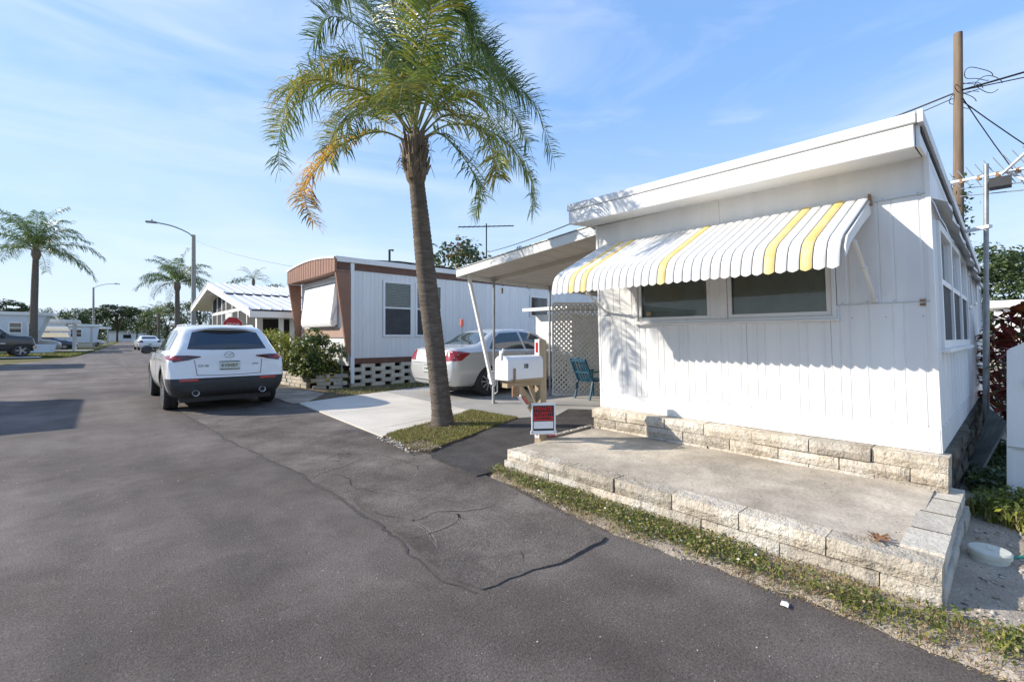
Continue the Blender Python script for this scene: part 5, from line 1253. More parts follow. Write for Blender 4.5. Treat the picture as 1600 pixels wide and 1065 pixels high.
# bulged white storm shutter hung over the front window
rows = []
for y in np.linspace(12.0, 14.35, 9):
    rows.append([(BX-.05, y, 2.72), (BX-.10, y, 2.69), (BX-.17, y, 2.1), (BX-.22, y, 1.74), (BX-.215, y, 1.64), (BX-.18, y, 1.57), (BX-.12, y, 1.555)])
mb = MB().grid(rows)
for y in (12.0, 14.35): mb.add([(BX-.05, y, 2.72), (BX-.10, y, 2.69), (BX-.17, y, 2.1), (BX-.22, y, 1.74), (BX-.215, y, 1.64), (BX-.18, y, 1.57), (BX-.12, y, 1.555), (BX-.04, y, 1.62)], [tuple(range(8))])
mb.build('storm_shutter', 'white_trim', bh, smooth=40)
mb = MB(); mb.tube([(BX-.02, 11.96, 2.2), (BX-.2, 11.97, 1.65)], .012, 6); mb.build('shutter_stay', 'alu', bh)
# side wall panels, brown bands
def bpanel(x0, x1, z0, z1, name='wall_panel', m='siding', nrib=8):
    prof = [(x0, 0)]
    for i in range(1, nrib): x = x0 + (x1-x0)*i/nrib; prof += [(x-.016, 0), (x-.006, -.010), (x+.006, -.010), (x+.016, 0)]
    prof.append((x1, 0)); mb = MB().grid([[(x, BY0+d, z0) for x, d in prof], [(x, BY0+d, z1) for x, d in prof]])
    mb.add([(x0, BY0+.03, z0), (x1, BY0+.03, z0), (x1, BY0+.03, z1), (x0, BY0+.03, z1)], [(0, 1, 2, 3)])
    return mb.build(name, m, bh, fix=False)
WS_ = [(5.55, 6.42), (6.52, 7.40), (11.0, 11.9)]
bpanel(BX+.03, 5.54, .74, 2.975); bpanel(5.543, 7.41, .74, 1.285, nrib=14); bpanel(5.543, 7.41, 2.79, 2.975, nrib=14)
bpanel(6.423, 6.517, 1.288, 2.787, nrib=1); bpanel(7.413, 9.2, .74, 2.975, nrib=14); bpanel(9.203, 10.98, .74, 2.975, nrib=14); bpanel(10.983, 11.92, .74, 1.98, nrib=7); bpanel(10.983, 11.92, 2.72, 2.975, nrib=7)
for i in range(3): bpanel(11.923 + i*2.0, 11.923 + i*2.0 + 1.997, .74, 2.975, nrib=14)
MB().box((BX+.0, BY0-.018, 2.98), (BXB, BY0+.03, 3.145)).build('brown_band', 'brown_dark', bh)
MB().box((4.33, BY0-.03, 2.98), (BX-.002, BY0+.02, 3.145)).build('brown_band', 'brown_dark', bh)
MB().box((4.26, BY0-.075, 3.15), (BXB, BY0+.04, 3.285)).build('gutter', 'white_trim', bh, bevel=.01)
MB().box((BX+.02, BY0-.055, .1), (BX+.115, BY0-.004, 3.148)).build('downspout', 'white_trim', bh, bevel=.008)
MB().box((BX+.03, BY0-.022, .59), (BXB, BY0+.03, .735)).build('brown_skirt', 'brown_dark', bh)
for i, (a, b) in enumerate(WS_):
    z0, z1 = (1.29, 2.785) if i < 2 else (1.985, 2.715)
    mb = MB(); sring(mb, a, b, z0, z1, .055, BY0-.03, BY0+.02); zm = (z0+z1)/2 + .03
    if i < 2: mb.box((a+.055, BY0-.025, zm-.02), (b-.055, BY0+.02, zm+.02))
    w_ = mb.build('side_window', 'white_trim', bh)
    if i < 2:
        MB().box((a+.055, BY0-.006, zm+.02), (b-.055, BY0, z1-.055)).build('pane', 'window_glass', w_)
        mb = MB(); z = zm + .03
        while z < z1 - .07: mb.box((a+.056, BY0+.008, z), (b-.056, BY0+.012, z+.034)); z += .042
        bl = mb.build('blind', 'white_blind', w_); bl['kind'] = 'stuff'
        MB().box((a+.055, BY0-.012, z0+.055), (b-.055, BY0-.004, zm-.02)).build('insect_screen', 'screen_mesh', w_)
    else: MB().box((a+.055, BY0-.012, z0+.055), (b-.055, BY0-.004, z1-.055)).build('pane', 'car_glass', w_)
    MB().box((a, BY0+.018, z0), (b, BY0+.03, z1)).build('backing', 'room', w_)
MB().box((BX+.04, BY1-.03, .6), (BXB, BY1, 3.2)).build('rear_side_wall', 'siding', bh)
MB().box((BXB-.03, BY0+.03, .6), (BXB, BY1-.03, 3.2)).build('back_wall', 'siding', bh)
MB().tube([(6.3, 12.4, 3.3), (6.3, 12.4, 3.85), (6.42, 12.4, 3.85)], .035, 8).build('vent_pipe', 'dark_gap', bh)
# pierced breeze block base
bme = MB().box((-.19, -.06, 0), (.19, .06, .104)).mesh('breeze_block', 'breeze', bevel=.008)
for r in range(6):
    x = BX + .12 + (.28 if r % 2 else 0); n = 0
    while x < 9.3:
        inst('breeze_block', bme, bh, Matrix.Translation((x+.1, BY0+.03+random.uniform(-.012, .012), .0 + r*.099)) @ Matrix.Rotation(random.uniform(-.02, .02), 4, 'Z')); x += .56
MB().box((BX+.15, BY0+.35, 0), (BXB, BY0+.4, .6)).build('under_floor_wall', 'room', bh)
# brick planter, bush, yellow-green plant
pl = thing('brick_planter', 'low planter of pale stacked bricks in front of the brown and white home', 'planter', (3.85, 11.5, 0))
pme = [MB().box((-.155, -.05, 0), (.155, .05, .085)).mesh('brick', 'planter_brick', bevel=.008)]
def brick_wall(p, q, rows_):
    p = Vector((*p, 0)); q = Vector((*q, 0)); d = (q-p); n = max(1, int(d.length/.325)); ang = math.atan2(d.y, d.x)
    for r in range(rows_):
        for i in range(n):
            c_ = p + d * ((i + (.5 if r % 2 else .25)) / (n + .25)) 
            inst('brick', pme[0], pl, Matrix.Translation((c_.x + random.uniform(-.012, .012), c_.y + random.uniform(-.012, .012), r*.092)) @ Matrix.Rotation(ang + random.uniform(-.03, .03), 4, 'Z'))
brick_wall((3.62, 13.6), (3.80, 11.62), 4); brick_wall((3.84, 11.45), (4.66, 11.12), 4)
sheet('soil', [(3.72, 13.5), (3.9, 11.6), (4.6, 11.3), (4.6, 13.5)], .31, 'soil', parent=pl)
def shrub(name, label, cat, c_, rad, n, size, mats, seed, stems=6, z0=0, group=None, weights=None, aspect=.5, clumps=26, clr=None):
    t = thing(name, label, cat, (c_[0], c_[1], z0), 0, group); rng = np.random.default_rng(seed)
    V, F, cc = crown_arrays(c_, rad, clumps, n // clumps, clr or max(rad)*.34, size, rng, 1, .35, aspect)
    mi = rng.choice(len(mats), len(F), p=weights); np_obj('foliage', V, F, mats, mi, t)
    mb = MB()
    for k in range(stems): e = Vector(cc[k]); mb.tube([(c_[0] + rng.uniform(-.08, .08), c_[1] + rng.uniform(-.08, .08), z0), Vector((c_[0], c_[1], z0)).lerp(e, .5), e], [.018, .013, .006], 5)
    mb.build('stems', 'bark', t); return t
shrub('shrub', 'round dark green bush with pale yellow leaves in the brick planter', 'bush', (4.0, 11.78, .82), (.62, .60, .62), 8400, .085, ['leaf_a', 'leaf_c', 'leaf_b', 'leaf_lime'], 5, z0=.25, weights=[.30, .12, .33, .25], clumps=42, clr=.25)
shrub('shrub', 'bright yellow green plant behind the white suv beside the canted brown front', 'plant', (3.75, 14.2, .85), (.45, .7, .65), 2600, .10, ['leaf_lime', 'leaf_b', 'grass_b'], 6, z0=.25, weights=[.6, .25, .15], aspect=.4)
st_ = thing('garden_stake', 'thin grey metal stake standing in front of the brick planter', 'stake', (4.35, 11.0, 0)); MB().tube([(4.35, 11.02, 0), (4.33, 11.02, 1.0)], .014, 6).build('rod', 'galv', st_)
# roof aerials
def yagi(name, label, x, y, z0, zt, az, L, n, lens, tiltz=0.0, m='galv', r=.012):
    t = thing(name, label, 'antenna', (x, y, z0)); MB().tube([(x, y, z0), (x, y, zt)], .018, 8).build('mast', m, t, smooth=60)
    d = Vector((math.cos(az), math.sin(az), tiltz)).normalized(); s = Vector((-d.y, d.x, 0)).normalized(); c_ = Vector((x, y, zt - .08))
    MB().tube([c_ - d*L*.5, c_ + d*L*.5], r*1.3, 6).build('boom', m, t)
    for k in range(n):
        p = c_ + d * (L * (k/(n-1) - .5)); l = lens[0] + (lens[1]-lens[0]) * k/(n-1); MB().tube([p - s*l/2, p + s*l/2], r*.5, 5).build('element', m, t)
    return t
bx_, by_ = gp(bu(760), 12.6)
yagi('tv_antenna', 'thin television antenna on a tall mast above the brown and white home', bx_, by_, 3.2, 4.42, R_(-28), 1.55, 12, (.30, .16), .08, 'wire', .012)

# ================================================================== SCREENED GABLE HOUSE BEYOND
gh = thing('screened_house', 'white house with screened gable front and ribbed metal roof beyond the brown home', 'house', (3.9, 22, 0))
GX = 3.9; YP, ZP, YLq, ZLq, YRq, ZRq = 22.95, 3.50, 27.8, 2.70, 15.5, 2.10; GXB = 15.0
def gz(y): return ZP + (ZLq-ZP)*(y-YP)/(YLq-YP) if y > YP else ZP + (ZRq-ZP)*(YP-y)/(YP-YRq)
for (ya, yb) in ((YP, YLq), (YRq, YP)):
    mb = MB(); mb.prism([(GX-.6, ya, gz(ya)), (GX-.6, yb, gz(yb)), (GX-.6, yb, gz(yb)-.19), (GX-.6, ya, gz(ya)-.19)], (.06, 0, 0)); mb.build('barge_board', 'white_trim', gh)
for (ya, yb) in ((19.3, YP), (YP, YLq)):
    d0 = .06 if yb == YP else .0
    mb = MB(); mb.prism([(GX-.605, ya, gz(ya)+.002), (GX-.605, yb, gz(yb)+.002), (GX-.605, yb, gz(yb)+.12), (GX-.605, ya, gz(ya)+d0+.02)], (.05, 0, 0)); mb.build('barge_cap', 'white_trim', gh)
nR = 36
def rpan(x0, x1, ya, yb, dz=0, name='roof_pan'):
    mb = MB(); mb.add([(x0, ya, gz(ya)+.03+dz), (x0, yb, gz(yb)+.03+dz), (x1, yb, gz(yb)+.03+dz), (x1, ya, gz(ya)+.03+dz), (x0, ya, gz(ya)+.08+dz), (x0, yb, gz(yb)+.08+dz), (x0+.035, yb, gz(yb)+.03+dz), (x0+.035, ya, gz(ya)+.03+dz)], [(0, 1, 2, 3), (4, 5, 6, 7), (0, 1, 5, 4)]); return mb.build(name, 'white_metal_roof', gh, fix=False)
pwid = .31
for k in range(nR):
    x0 = GX - .62 + k*pwid
    rpan(x0, x0+pwid, 19.3, YP, .06); rpan(x0, x0+pwid, YRq, 19.5, .0); rpan(x0, x0+pwid, YP, YLq)
MB().box((GX-.62, 19.42, gz(19.3)+.035), (GXB, 19.36, gz(19.3)+.085)).build('step_gap', 'dark_gap', gh)
MB().box((GX-.62, YRq-.12, ZRq-.22), (GXB, YRq-.02, ZRq-.04)).build('eave_gutter', 'white_trim', gh)
mb = MB(); mb.prism([(GX-.55, YRq, ZRq-.06), (GX-.55, YP, ZP-.1), (GX-.55, YLq, ZLq-.08), (GX-.55, YLq, ZLq-.05), (GX-.55, YP, ZP-.07), (GX-.55, YRq, ZRq-.03)], (10, 0, 0)); mb.build('soffit', 'white_trim', gh)
cols = [17.3, 18.6, 20.0, 21.1, 22.3, 23.2, 24.3, 25.5]
for y in cols:
    MB().box((GX-.03, y-.055, 0), (GX+.04, y+.055, gz(y)-.12)).build('mullion', 'white_trim', gh)
MB().box((GX-.025, 17.3, 2.28), (GX+.035, 25.5, 2.40)).build('transom', 'white_trim', gh)
MB().box((GX-.025, 17.3, .75), (GX+.035, 25.5, .85)).build('rail', 'white_trim', gh)
MB().box((GX-.02, 17.3, .0), (GX+.03, 25.5, .75)).build('knee_wall', 'white_trim', gh)
for a, b in zip(cols, cols[1:]):
    mb = MB(); mb.prism([(GX, a+.05, .85), (GX, b-.05, .85), (GX, b-.05, gz(b-.05)-.14), (GX, a+.05, gz(a+.05)-.14)], (.01, 0, 0)); mb.build('screen', 'dark_screen', gh)
MB().box((GX-.05, 21.12, .05), (GX-.031, 22.28, 2.25)).build('door', 'white_trim', gh); MB().box((GX-.062, 21.42, 1.15), (GX-.051, 21.98, 2.05)).build('door_pane', 'clear_car_glass', gh)
MB().box((GX+.12, 17.22, .0), (GXB, 17.3, 2.35)).build('side_screen_wall', 'dark_screen', gh)
for z in (.8, 1.35, 1.9): MB().box((GX+.12, 17.19, z), (GXB, 17.215, z+.04)).build('side_rail', 'alu', gh)
MB().box((GX-.04, 17.1, 0), (GX+.14, 17.3, 2.4)).build('corner_pier', 'white_trim', gh)
for (x, y) in ((4.25, 15.75), (4.62, 15.9)): MB().box((x-.06, y-.06, 0), (x+.06, y+.06, 2.05)).build('carport_post', 'white_trim', gh)
MB().box((GX+.05, 17.5, .1), (GX+.9, 25.3, .2)).build('floor', 'slab_concrete', gh)
MB().box((GX+2.5, 17.31, 0), (GX+2.6, 25.5, 2.6)).build('inner_wall', 'room', gh)
# stop sign on its post
sx_, sy_2 = gp(bu(364), 16.4)
ss = thing('stop_sign', 'red octagonal STOP sign rising behind the roof of the white suv', 'stop sign', (sx_, sy_2, 0))
oc = [(sx_ + .38*math.cos(R_(22.5+45*k))/.924*.924, 0, 1.70 + .38*math.sin(R_(22.5+45*k))) for k in range(8)]
fmS = frame_m((sx_, sy_2, 1.70), (.95, -.31, 0), (0, 0, 1)); X_ = lambda x, y, z: tuple(fmS @ Vector((x, y, z)))
oct_ = lambda r: [(r*math.cos(R_(22.5+45*k)), r*math.sin(R_(22.5+45*k)), 0) for k in range(8)]
MB().prism(oct_(.335), (0, 0, .004)).build('border', 'sign_white', ss, xf=X_); MB().prism([(x, y, .0045) for x, y, z in oct_(.312)], (0, 0, .002)).build('face', 'sign_red', ss, xf=X_)
inst('lettering', text_mesh('STOP', .22, 'sign_white', .001, bold=.002, sx=.78), ss, fmS @ Matrix.Translation((0, 0, .008)))
MB().tube([(sx_, sy_2+.03, 0), (sx_, sy_2+.035, 2.0)], .03, 6).build('post', 'galv', ss)

# ================================================================== STREET LAMPS AND PALMS
def lamp(label, x, y, h, ax, L, r=.11):
    t = thing('street_lamp', label, 'street lamp', (x, y, 0), 0, 'street lamps along the road'); mb = MB(); mb.tube([(x, y, -.1), (x, y, h*.5), (x, y, h)], [r*1.15, r, r*.8], 10); mb.build('pole', 'pole_conc', t, smooth=60)
    d = Vector((ax[0], ax[1], 0)).normalized(); top = Vector((x, y, h - .2)); p = [top, top + d*L*.12 + Vector((0, 0, L*.13)), top + d*L*.45 + Vector((0, 0, L*.27)), top + d*L*.8 + Vector((0, 0, L*.33))]
    MB().tube(bez(p, 10), .038, 6).build('arm', 'galv', t, smooth=60)
    e = p[-1]; MB().bar(e - d*.05, e + d*L*.22, .26, .10).build('lamp_head', 'galv', t, bevel=.03)
    MB().lathe([(.05, 0), (.05, .1)], e + d*.2 + Vector((0, 0, .05)), (0, 0, 1), 8).build('photocell', 'galv', t); return t
mat('pole_conc', (.34, .32, .28), (.28, .26, .225), scale=3, rough=.85)
lx, ly = gp(bu(302.5), 27.5); lamp('tall concrete street lamp rising behind the white suv', lx, ly, 1.27 + 160/711*27.5, (-.80, .25), 2.3, .125)
lx, ly = gp(bu(146), 62); lamp('distant street lamp on the left side of the road', lx, ly, 1.27 + 78/711*62, (.95, .1), 2.7, .13)
q = gp(bu(52), 36); gen_palm('tall slender palm beyond the dark pickup on the left', q[0], q[1], 1.27 + 136/711*36, 4.0, .24, 22, 11, lean_=.15)
q = gp(bu(277), 40); gen_palm('palm behind the white suv next to the tall street lamp', q[0], q[1], 1.27 + 84/711*40, 3.15, .21, 22, 23)
q = gp(bu(248), 75); gen_palm('small palm further along the right side of the street', q[0], q[1], 5.0, 3.0, .22, 15, 31, dense=24)
q = gp(bu(396), 60); gen_palm('little palm crown peeping over the ribbed metal roof', q[0], q[1], 8.8, 2.4, .16, 12, 37, dense=24)
# ---- background trees
OK_ = ['leaf_a', 'leaf_c', 'leaf_b', 'leaf_b']; PN = ['pine_leaf', 'leaf_a']
BT = [ # bearing px, distance, top px, width px, base fraction, kind, label
 (183, 135, 473, 70, .55, 'p', 'flat topped pine left of the white sedan far down the street'),
 (150, 150, 478, 44, .5, 'p', 'loose pine behind the distant street lamp'),
 (214, 140, 480, 48, .75, 'o', 'dark tree at the far end of the street'),
 (236, 110, 474, 40, .9, 'o', 'bushy tree over the white sedan far down the street'),
 (262, 80, 468, 50, .92, 'o', 'green tree beside the palm and the tall lamp'),
 (312, 58, 458, 60, .92, 'o', 'broad green tree left of the screened gable house'),
 (112, 120, 480, 56, .8, 'o', 'rounded tree above the carport roofs on the left'),
 (14, 110, 468, 62, .7, 'p', 'spreading tree above the white home at the far left'),
 (66, 130, 478, 44, .8, 'o', 'low tree behind the slender left palm'),
 (370, 70, 430, 42, .55, 'o', 'dark tree peeping over the gable of the screened house'),
 (430, 75, 440, 40, .5, 'o', 'thin treetop over the ribbed roof beside the brown fascia'),
 (168, 160, 492, 60, .85, 'o', 'tree mass behind the parked cars at the road end'),
]
for (u, Y, vt, wpx, cf, kind, lab) in BT:
    x, y = gp(bu(u), Y); h = 1.27 + (527 - vt) / 711 * Y; w = wpx / 711 * Y
    if kind == 'p': tree('pine_tree', lab, 'tree', x, y, h, w, PN, 'trees on the horizon', .28, 44, 60, w*.050, .42, shape=.5, clump_r=w*.13, limbs=12)
    else: tree('broadleaf_tree', lab, 'tree', x, y, h, w, OK_, 'trees on the horizon', .22, 70, 60, w*.052, cf, clump_r=w*.15)
x, y = gp(bu(718), 25); tree('sea_grape_tree', 'big leaved dark tree behind the roof of the brown and white home', 'tree', x, y, 1.27 + 163/711*25, 4.4, ['leaf_a', 'leaf_c', 'leaf_b', 'leaf_b', 'leaf_a', 'leaf_c', 'leaf_a', 'leaf_b', 'leaf_orange'], None, .16, 60, 40, .26, .62, clump_r=.62)
x, y = gp(bu(1582), 24); tree('broadleaf_tree', 'round green tree behind the white home at the right edge', 'tree', x, y, 1.27 + 157/711*24, 5.6, ['leaf_a', 'leaf_b', 'leaf_c'], None, .18, 110, 80, .22, .8, clump_r=.75)
x, y = gp(bu(818), 40); tree('broadleaf_tree', 'thin treetop just above the carport roof', 'tree', x, y, 1.27 + 149/711*40, 3.0, OK_, None, .14, 20, 30, .22, .5, clump_r=.4)
x, y = gp(bu(690), 24); 
# far wood closing the horizon, one mass
V, F = [], []; off = 0; rngw = np.random.default_rng(3)
for u in range(-260, 345, 9):
    Y = 185 + rngw.uniform(-10, 25); x, y = gp(bu(u), Y); a, b, c__ = crown_arrays((x, y, rngw.uniform(2.0, 3.2)), (5, 5, rngw.uniform(2.6, 4.4)), 12, 26, 1.7, 1.0, rngw); V.append(a); F.append(b + off); off += len(a)
for u in range(860, 2700, 60):
    Y = 70 + rngw.uniform(-5, 15); x, y = gp(bu(u), Y); a, b, c__ = crown_arrays((x, y, 2.4), (4, 4, 2.6), 10, 26, 1.4, .8, rngw); V.append(a); F.append(b + off); off += len(a)
V = np.concatenate(V); F = np.concatenate(F)
tag(np_obj('far_wood', V, F, OK_, rngw.integers(0, 4, len(F))), 'far line of trees closing the horizon', 'trees', None, 'stuff')

# ================================================================== HOMES ACROSS THE STREET
def far_home(label, x0, x1, y0, y1, z1, cant=.7, wins=(), band=None, group='mobile homes across the street'):
    """long home whose end faces the street on its +x side; the end wall leans out at the top"""
    t = thing('mobile_home', label, 'mobile home', (x1, y0, 0), 0, group)
    zb = .55
    mb = MB(); mb.prism([(x0, y0, zb), (x1, y0, zb), (x1+cant, y0, z1), (x0, y0, z1)], (0, y1-y0, 0)); mb.build('wall', 'pale_blue_wall', t)
    MB().box((x0, y0+.1, 0), (x1-.2, y1-.1, zb-.003)).build('skirt', 'breeze', t)
    mb = MB(); mb.prism([(x0, y0-.12, z1+.003), (x1+cant+.35, y0-.12, z1+.003), (x1+cant+.35, y0-.12, z1+.28), (x0, y0-.12, z1+.22)], (0, y1-y0+.24, 0)); mb.build('roof', 'white_trim', t)
    for (a, b, c_, d) in wins:
        mb = MB(); sring(mb, a, b, c_, d, .09, y0-.05, y0-.002); w = mb.build('window', 'white_trim', t); MB().box((a+.09, y0-.03, c_+.09), (b-.09, y0-.004, d-.09)).build('pane', 'car_glass', w)
        MB().box((a+.09, y0-.045, (c_+d)/2-.03), (b-.09, y0-.031, (c_+d)/2+.03)).build('glazing_bar', 'white_trim', w)
    return t
def far_carport(label, x0, x1, y0, y1, za, zb, posts, group='carports across the street'):
    t = thing('carport', label, 'carport', (x1, y0, 0), 0, group)
    mb = MB(); mb.prism([(x0, y0, za), (x1, y0, zb), (x1, y0, zb+.28), (x0, y0, za+.28)], (0, y1-y0, 0)); mb.build('roof', 'white_trim', t)
    for (x, y) in posts: MB().box((x-.09, y-.09, 0), (x+.09, y+.09, za + (zb-za)*(x-x0)/(x1-x0) - .002)).build('post', 'alu', t)
    return t
far_home('white home with two dark windows and a canted end behind the slender left palm', -17, -4.3, 53.5, 58, 3.05, .9, [(-5.55, -4.75, 1.6, 2.5), (-4.5, -4.1, 1.6, 2.5), (-8.2, -7.2, 1.6, 2.5)])
far_carport('carport beside the white home with the canted end, on grey posts', -9, -1.6, 59, 63.5, 2.9, 2.62, [(-2.0, 59.4), (-2.0, 63.2), (-6, 59.4)])
mb = MB()
sa = thing('storm_awning', 'cream slanted storm awnings hanging under the left carport', 'awning', (-5, 64, 1.5))
for z, dy in ((2.35, 0), (1.75, .3)): MB().add([(-6.6, 64.2, z), (-2.6, 64.2, z), (-2.4, 63.2-dy, z-.45), (-6.6, 63.2-dy, z-.45), (-6.6, 64.2, z-.03), (-2.6, 64.2, z-.03), (-2.4, 63.2-dy, z-.48), (-6.6, 63.2-dy, z-.48)], [(0,1,2,3), (7,6,5,4), (0,4,5,1), (1,5,6,2), (2,6,7,3), (3,7,4,0)]).build('awning_board', 'cream', sa)
far_home('pale home with a white sash window beyond the left carport', -16, -3.2, 68.5, 73, 2.75, .3, [(-5.2, -4.0, 1.3, 2.45), (-7.5, -6.3, 1.3, 2.45)])
far_carport('second carport across the street beside the distant lamp', -9, -.6, 74, 79, 2.75, 2.55, [(-1.0, 74.4), (-1.0, 78.7)])
far_home('furthest pale home on the left beyond the distant lamp', -14, -.6, 84, 88, 2.75, .3, [(-3.2, -2.0, 1.3, 2.4)])
far_carport('furthest carport on the left of the street', -7, 1.0, 89, 95, 2.75, 2.5, [(.6, 89.4), (.6, 94.7), (-3, 89.4)])
for i, (lab, x, y, z, paint) in enumerate((('grey suv parked under the left carport', -7.6, 61.3, 0, 'paint_grey'), ('dark blue car parked past the left carport posts', -6.6, 66.2, 0, 'paint_blue'), ('white car far along the left side of the street', -4.4, 92, 0, 'paint_white'))):
    t = thing('parked_car', lab, 'car', (x, y, 0), 0, 'cars parked across the street'); make_sedan(t, paint, 4.7, 1.62 if i == 0 else 1.5, 1.85, detail=False)
t = thing('planter_box', 'white planter box at the foot of the slender left palm', 'planter', (-3.4, 52.2, 0)); MB().prism([(-4.4, 51.6, 0), (-2.9, 51.6, 0), (-2.75, 51.6, .75), (-4.5, 51.6, .75)], (0, .8, 0)).build('box', 'pale_blue_wall', t); MB().box((-4.4, 51.7, .755), (-2.85, 52.3, .80)).build('soil', 'soil', t)
# homes just outside the photo on the left: their shadows fall over the road
far_home('white mobile home across the road just left of the view', -17, -4.6, 12.7, 16.5, 2.62, .2, [(-7, -5.6, 1.3, 2.3)])
far_home('long white mobile home further up on the left of the view', -24, -5.6, 30.2, 34.2, 3.0, .4, [(-9, -7.6, 1.3, 2.4)])
struct(sheet('lawn_left', jag([(-3.3, 43.6), (-1.5, 42.5), (-.8, 55), (0, 75), (.9, 100), (4.2, 198), (-40, 198), (-40, 50), (-3.6, 50)], 1.2, .2, 3, True), .01, 'turf'))
struct(sheet('drive_left', [(-40, 58.6), (-1.2, 58.6), (-.6, 64), (-40, 64)], .016, 'concrete')); struct(sheet('truck_drive', [(-40, 41.0), (-2.9, 41.0), (-3.0, 45.4), (-40, 45.4)], .016, 'concrete'))
w0 = thing('street_end_home', 'low white home closing the far end of the street', 'house', (*gp(bu(205), 150), 0)); x, y = gp(bu(205), 150)
MB().box((x-6, y, 0), (x+9, y+5, 3.0)).build('wall', 'white_trim', w0); MB().box((x-6.4, y-.4, 3.003), (x+9.4, y+5.4, 3.4)).build('roof', 'grey_metal_roof', w0); MB().box((x-2, y-.06, 1), (x, y-.002, 2.2)).build('window', 'car_glass', w0)

# ================================================================== RIGHT EDGE: POLE, WIRES, ANTENNA, CROTON, FENCE
up = thing('utility_pole', 'tall weathered wooden utility pole with vine behind the white home', 'utility pole', (20.97, 1.30, 0))
MB().tube([(20.97, 1.30, -.2), (20.98, 1.30, 6), (20.965, 1.308, 11.29)], [.145, .135, .112], 12).build('pole', 'pole_wood', up, smooth=60)
rngv = np.random.default_rng(8); C = np.column_stack([20.97 + rngv.normal(0, .16, 900) + .1, 1.30 + rngv.normal(0, .16, 900), rngv.uniform(.5, 6.6, 900)]); V, F = leaf_quads(C, np.tile([-.6, -.6, .3], (900, 1)), np.full(900, .16)); np_obj('vine', V, F, OK_, rngv.integers(0, 3, len(F)), up)
def wire(label, a, b, sag, r=.02, n=14, extra=None):
    t = thing('overhead_wire', label, 'wire', a, 0, None); pts = [Vector(a).lerp(Vector(b), i/n) - Vector((0, 0, sag*4*(i/n)*(1-i/n))) for i in range(n+1)]
    MB().tube(pts, r, 5).build('cable', 'wire', t); return t
def at3(u, v, Y): x, y = gp(bu(u), Y); return (x, y, 1.27 - (v-527)/711*Y)
PA = (20.9, 1.25, 9.35)
P2, P3 = (26.2, 16.5, 10.3), (24.0, -8.0, 10.9)
wire('black cable bundle running from the utility pole to the right', PA, P3, .1, .032); wire('thinner cable leaving the utility pole to the right edge', PA, (24.0, -8.0, 10.0), .15, .018)
wire('black cable running left from the utility pole behind the roof', PA, P2, .35, .028); wire('second cable running left just below the first', (20.9, 1.25, 9.2), (26.2, 16.5, 9.7), .45, .016)
wire('slack cable dropping from the pole towards the antenna', (20.9, 1.2, 9.1), (30.4, -3.5, 2.9), .9, .016); wire('slack service drop from the pole to the right', (20.95, 1.2, 9.0), (30.4, -6.5, 2.9), .5, .018)
wire('thin wire above the brown home running to the white home', (bx_, by_, 3.62), (4.5, 3.40, 2.80), .05, .008)
wire('thin wire from the tall street lamp towards the brown home', at3(305, 375, 27.5), (4.45, 14.8, 3.42), .15, .005)
for (x, y, h, lab) in ((26.2, 16.5, 10.6, 'second wooden utility pole behind the white home and its carport'), (24.0, -8.0, 11.4, 'wooden utility pole out of view on the right carrying the cables')):
    t = thing('utility_pole', lab, 'utility pole', (x, y, 0)); MB().tube([(x, y, -.2), (x, y, h*.5), (x, y, h)], [.16, .15, .125], 12).build('pole', 'pole_wood', t, smooth=60)
mb = MB(); rr = random.Random(5)
wl = thing('cable_coil', 'tangle of spare cable hung on the utility pole', 'wire', PA)
for k in range(5):
    c_ = Vector(PA) + Vector((.15 + rr.uniform(-.5, .4), -.35 + rr.uniform(-.5, .4), rr.uniform(-.35, .25))); mb.tube([c_ + Vector((math.cos(t)*(.32+.1*math.sin(t*2.3+k)), -math.cos(t)*.3, math.sin(t)*(.2+.08*math.cos(t*1.7+k)))) for t in np.linspace(0, 5.5, 30)], .011, 5)
mb.build('coils', 'wire', wl)
# antenna mast against the side of the white home
am = thing('antenna_mast', 'grey pipe mast with a large rusty white television antenna beside the white home', 'antenna', (7.4, .235, 0))
MB().tube([(7.4, .235, 0), (7.4, .235, 3.22)], .022, 10).build('mast', 'galv', am, smooth=60); MB().tube([(7.4, .235, 0), (7.4, .235, 1.75)], .028, 10).build('mast_sleeve', 'galv', am, smooth=60)
MB().bar((7.55, .46, 2.51), (7.36, .20, 2.51), .05, .035).build('bracket', 'white_trim', am)
b0 = Vector(at3(1487, 285, 5.5)); b1 = Vector(at3(1640, 256, 4.6)); MB().tube([b0, b1], .016, 8).build('boom', 'white_trim', am)
b2 = Vector(at3(1566, 272, 5.0)); b3 = Vector(at3(1640, 205, 4.2)); MB().tube([b2, b3], .015, 8).build('boom', 'white_trim', am)
b4 = Vector(at3(1640, 300, 4.7)); MB().tube([Vector(at3(1570, 266, 5.0)), b4], .014, 8).build('boom', 'white_trim', am)
for k in range(9):
    p = b0.lerp(b1, .05 + k*.11); l = .28 + .04*k; dd = Vector((.35, .25, .55)).normalized()
    MB().tube([p - dd*l*.4, p + dd*l*.6], .005, 5).build('element', 'galv', am)
for k in range(4): 
    p = b0.lerp(b1, .12 + k*.2); MB().tube([p - Vector((0, 0, .035)), p + Vector((0, 0, .02))], .022, 8).build('insulator', 'rust', am)
for v in (300, 312): MB().tube([Vector(at3(1500, v-5, 5.6)), Vector(at3(1650, v-20, 4.4))], .006, 5).build('element', 'galv', am)
MB().box((7.30, .13, 2.93), (7.48, .30, 3.03)).build('amplifier', 'cladding', am, xf=lambda x, y, z: (x-.08, y-.09, z-.02))
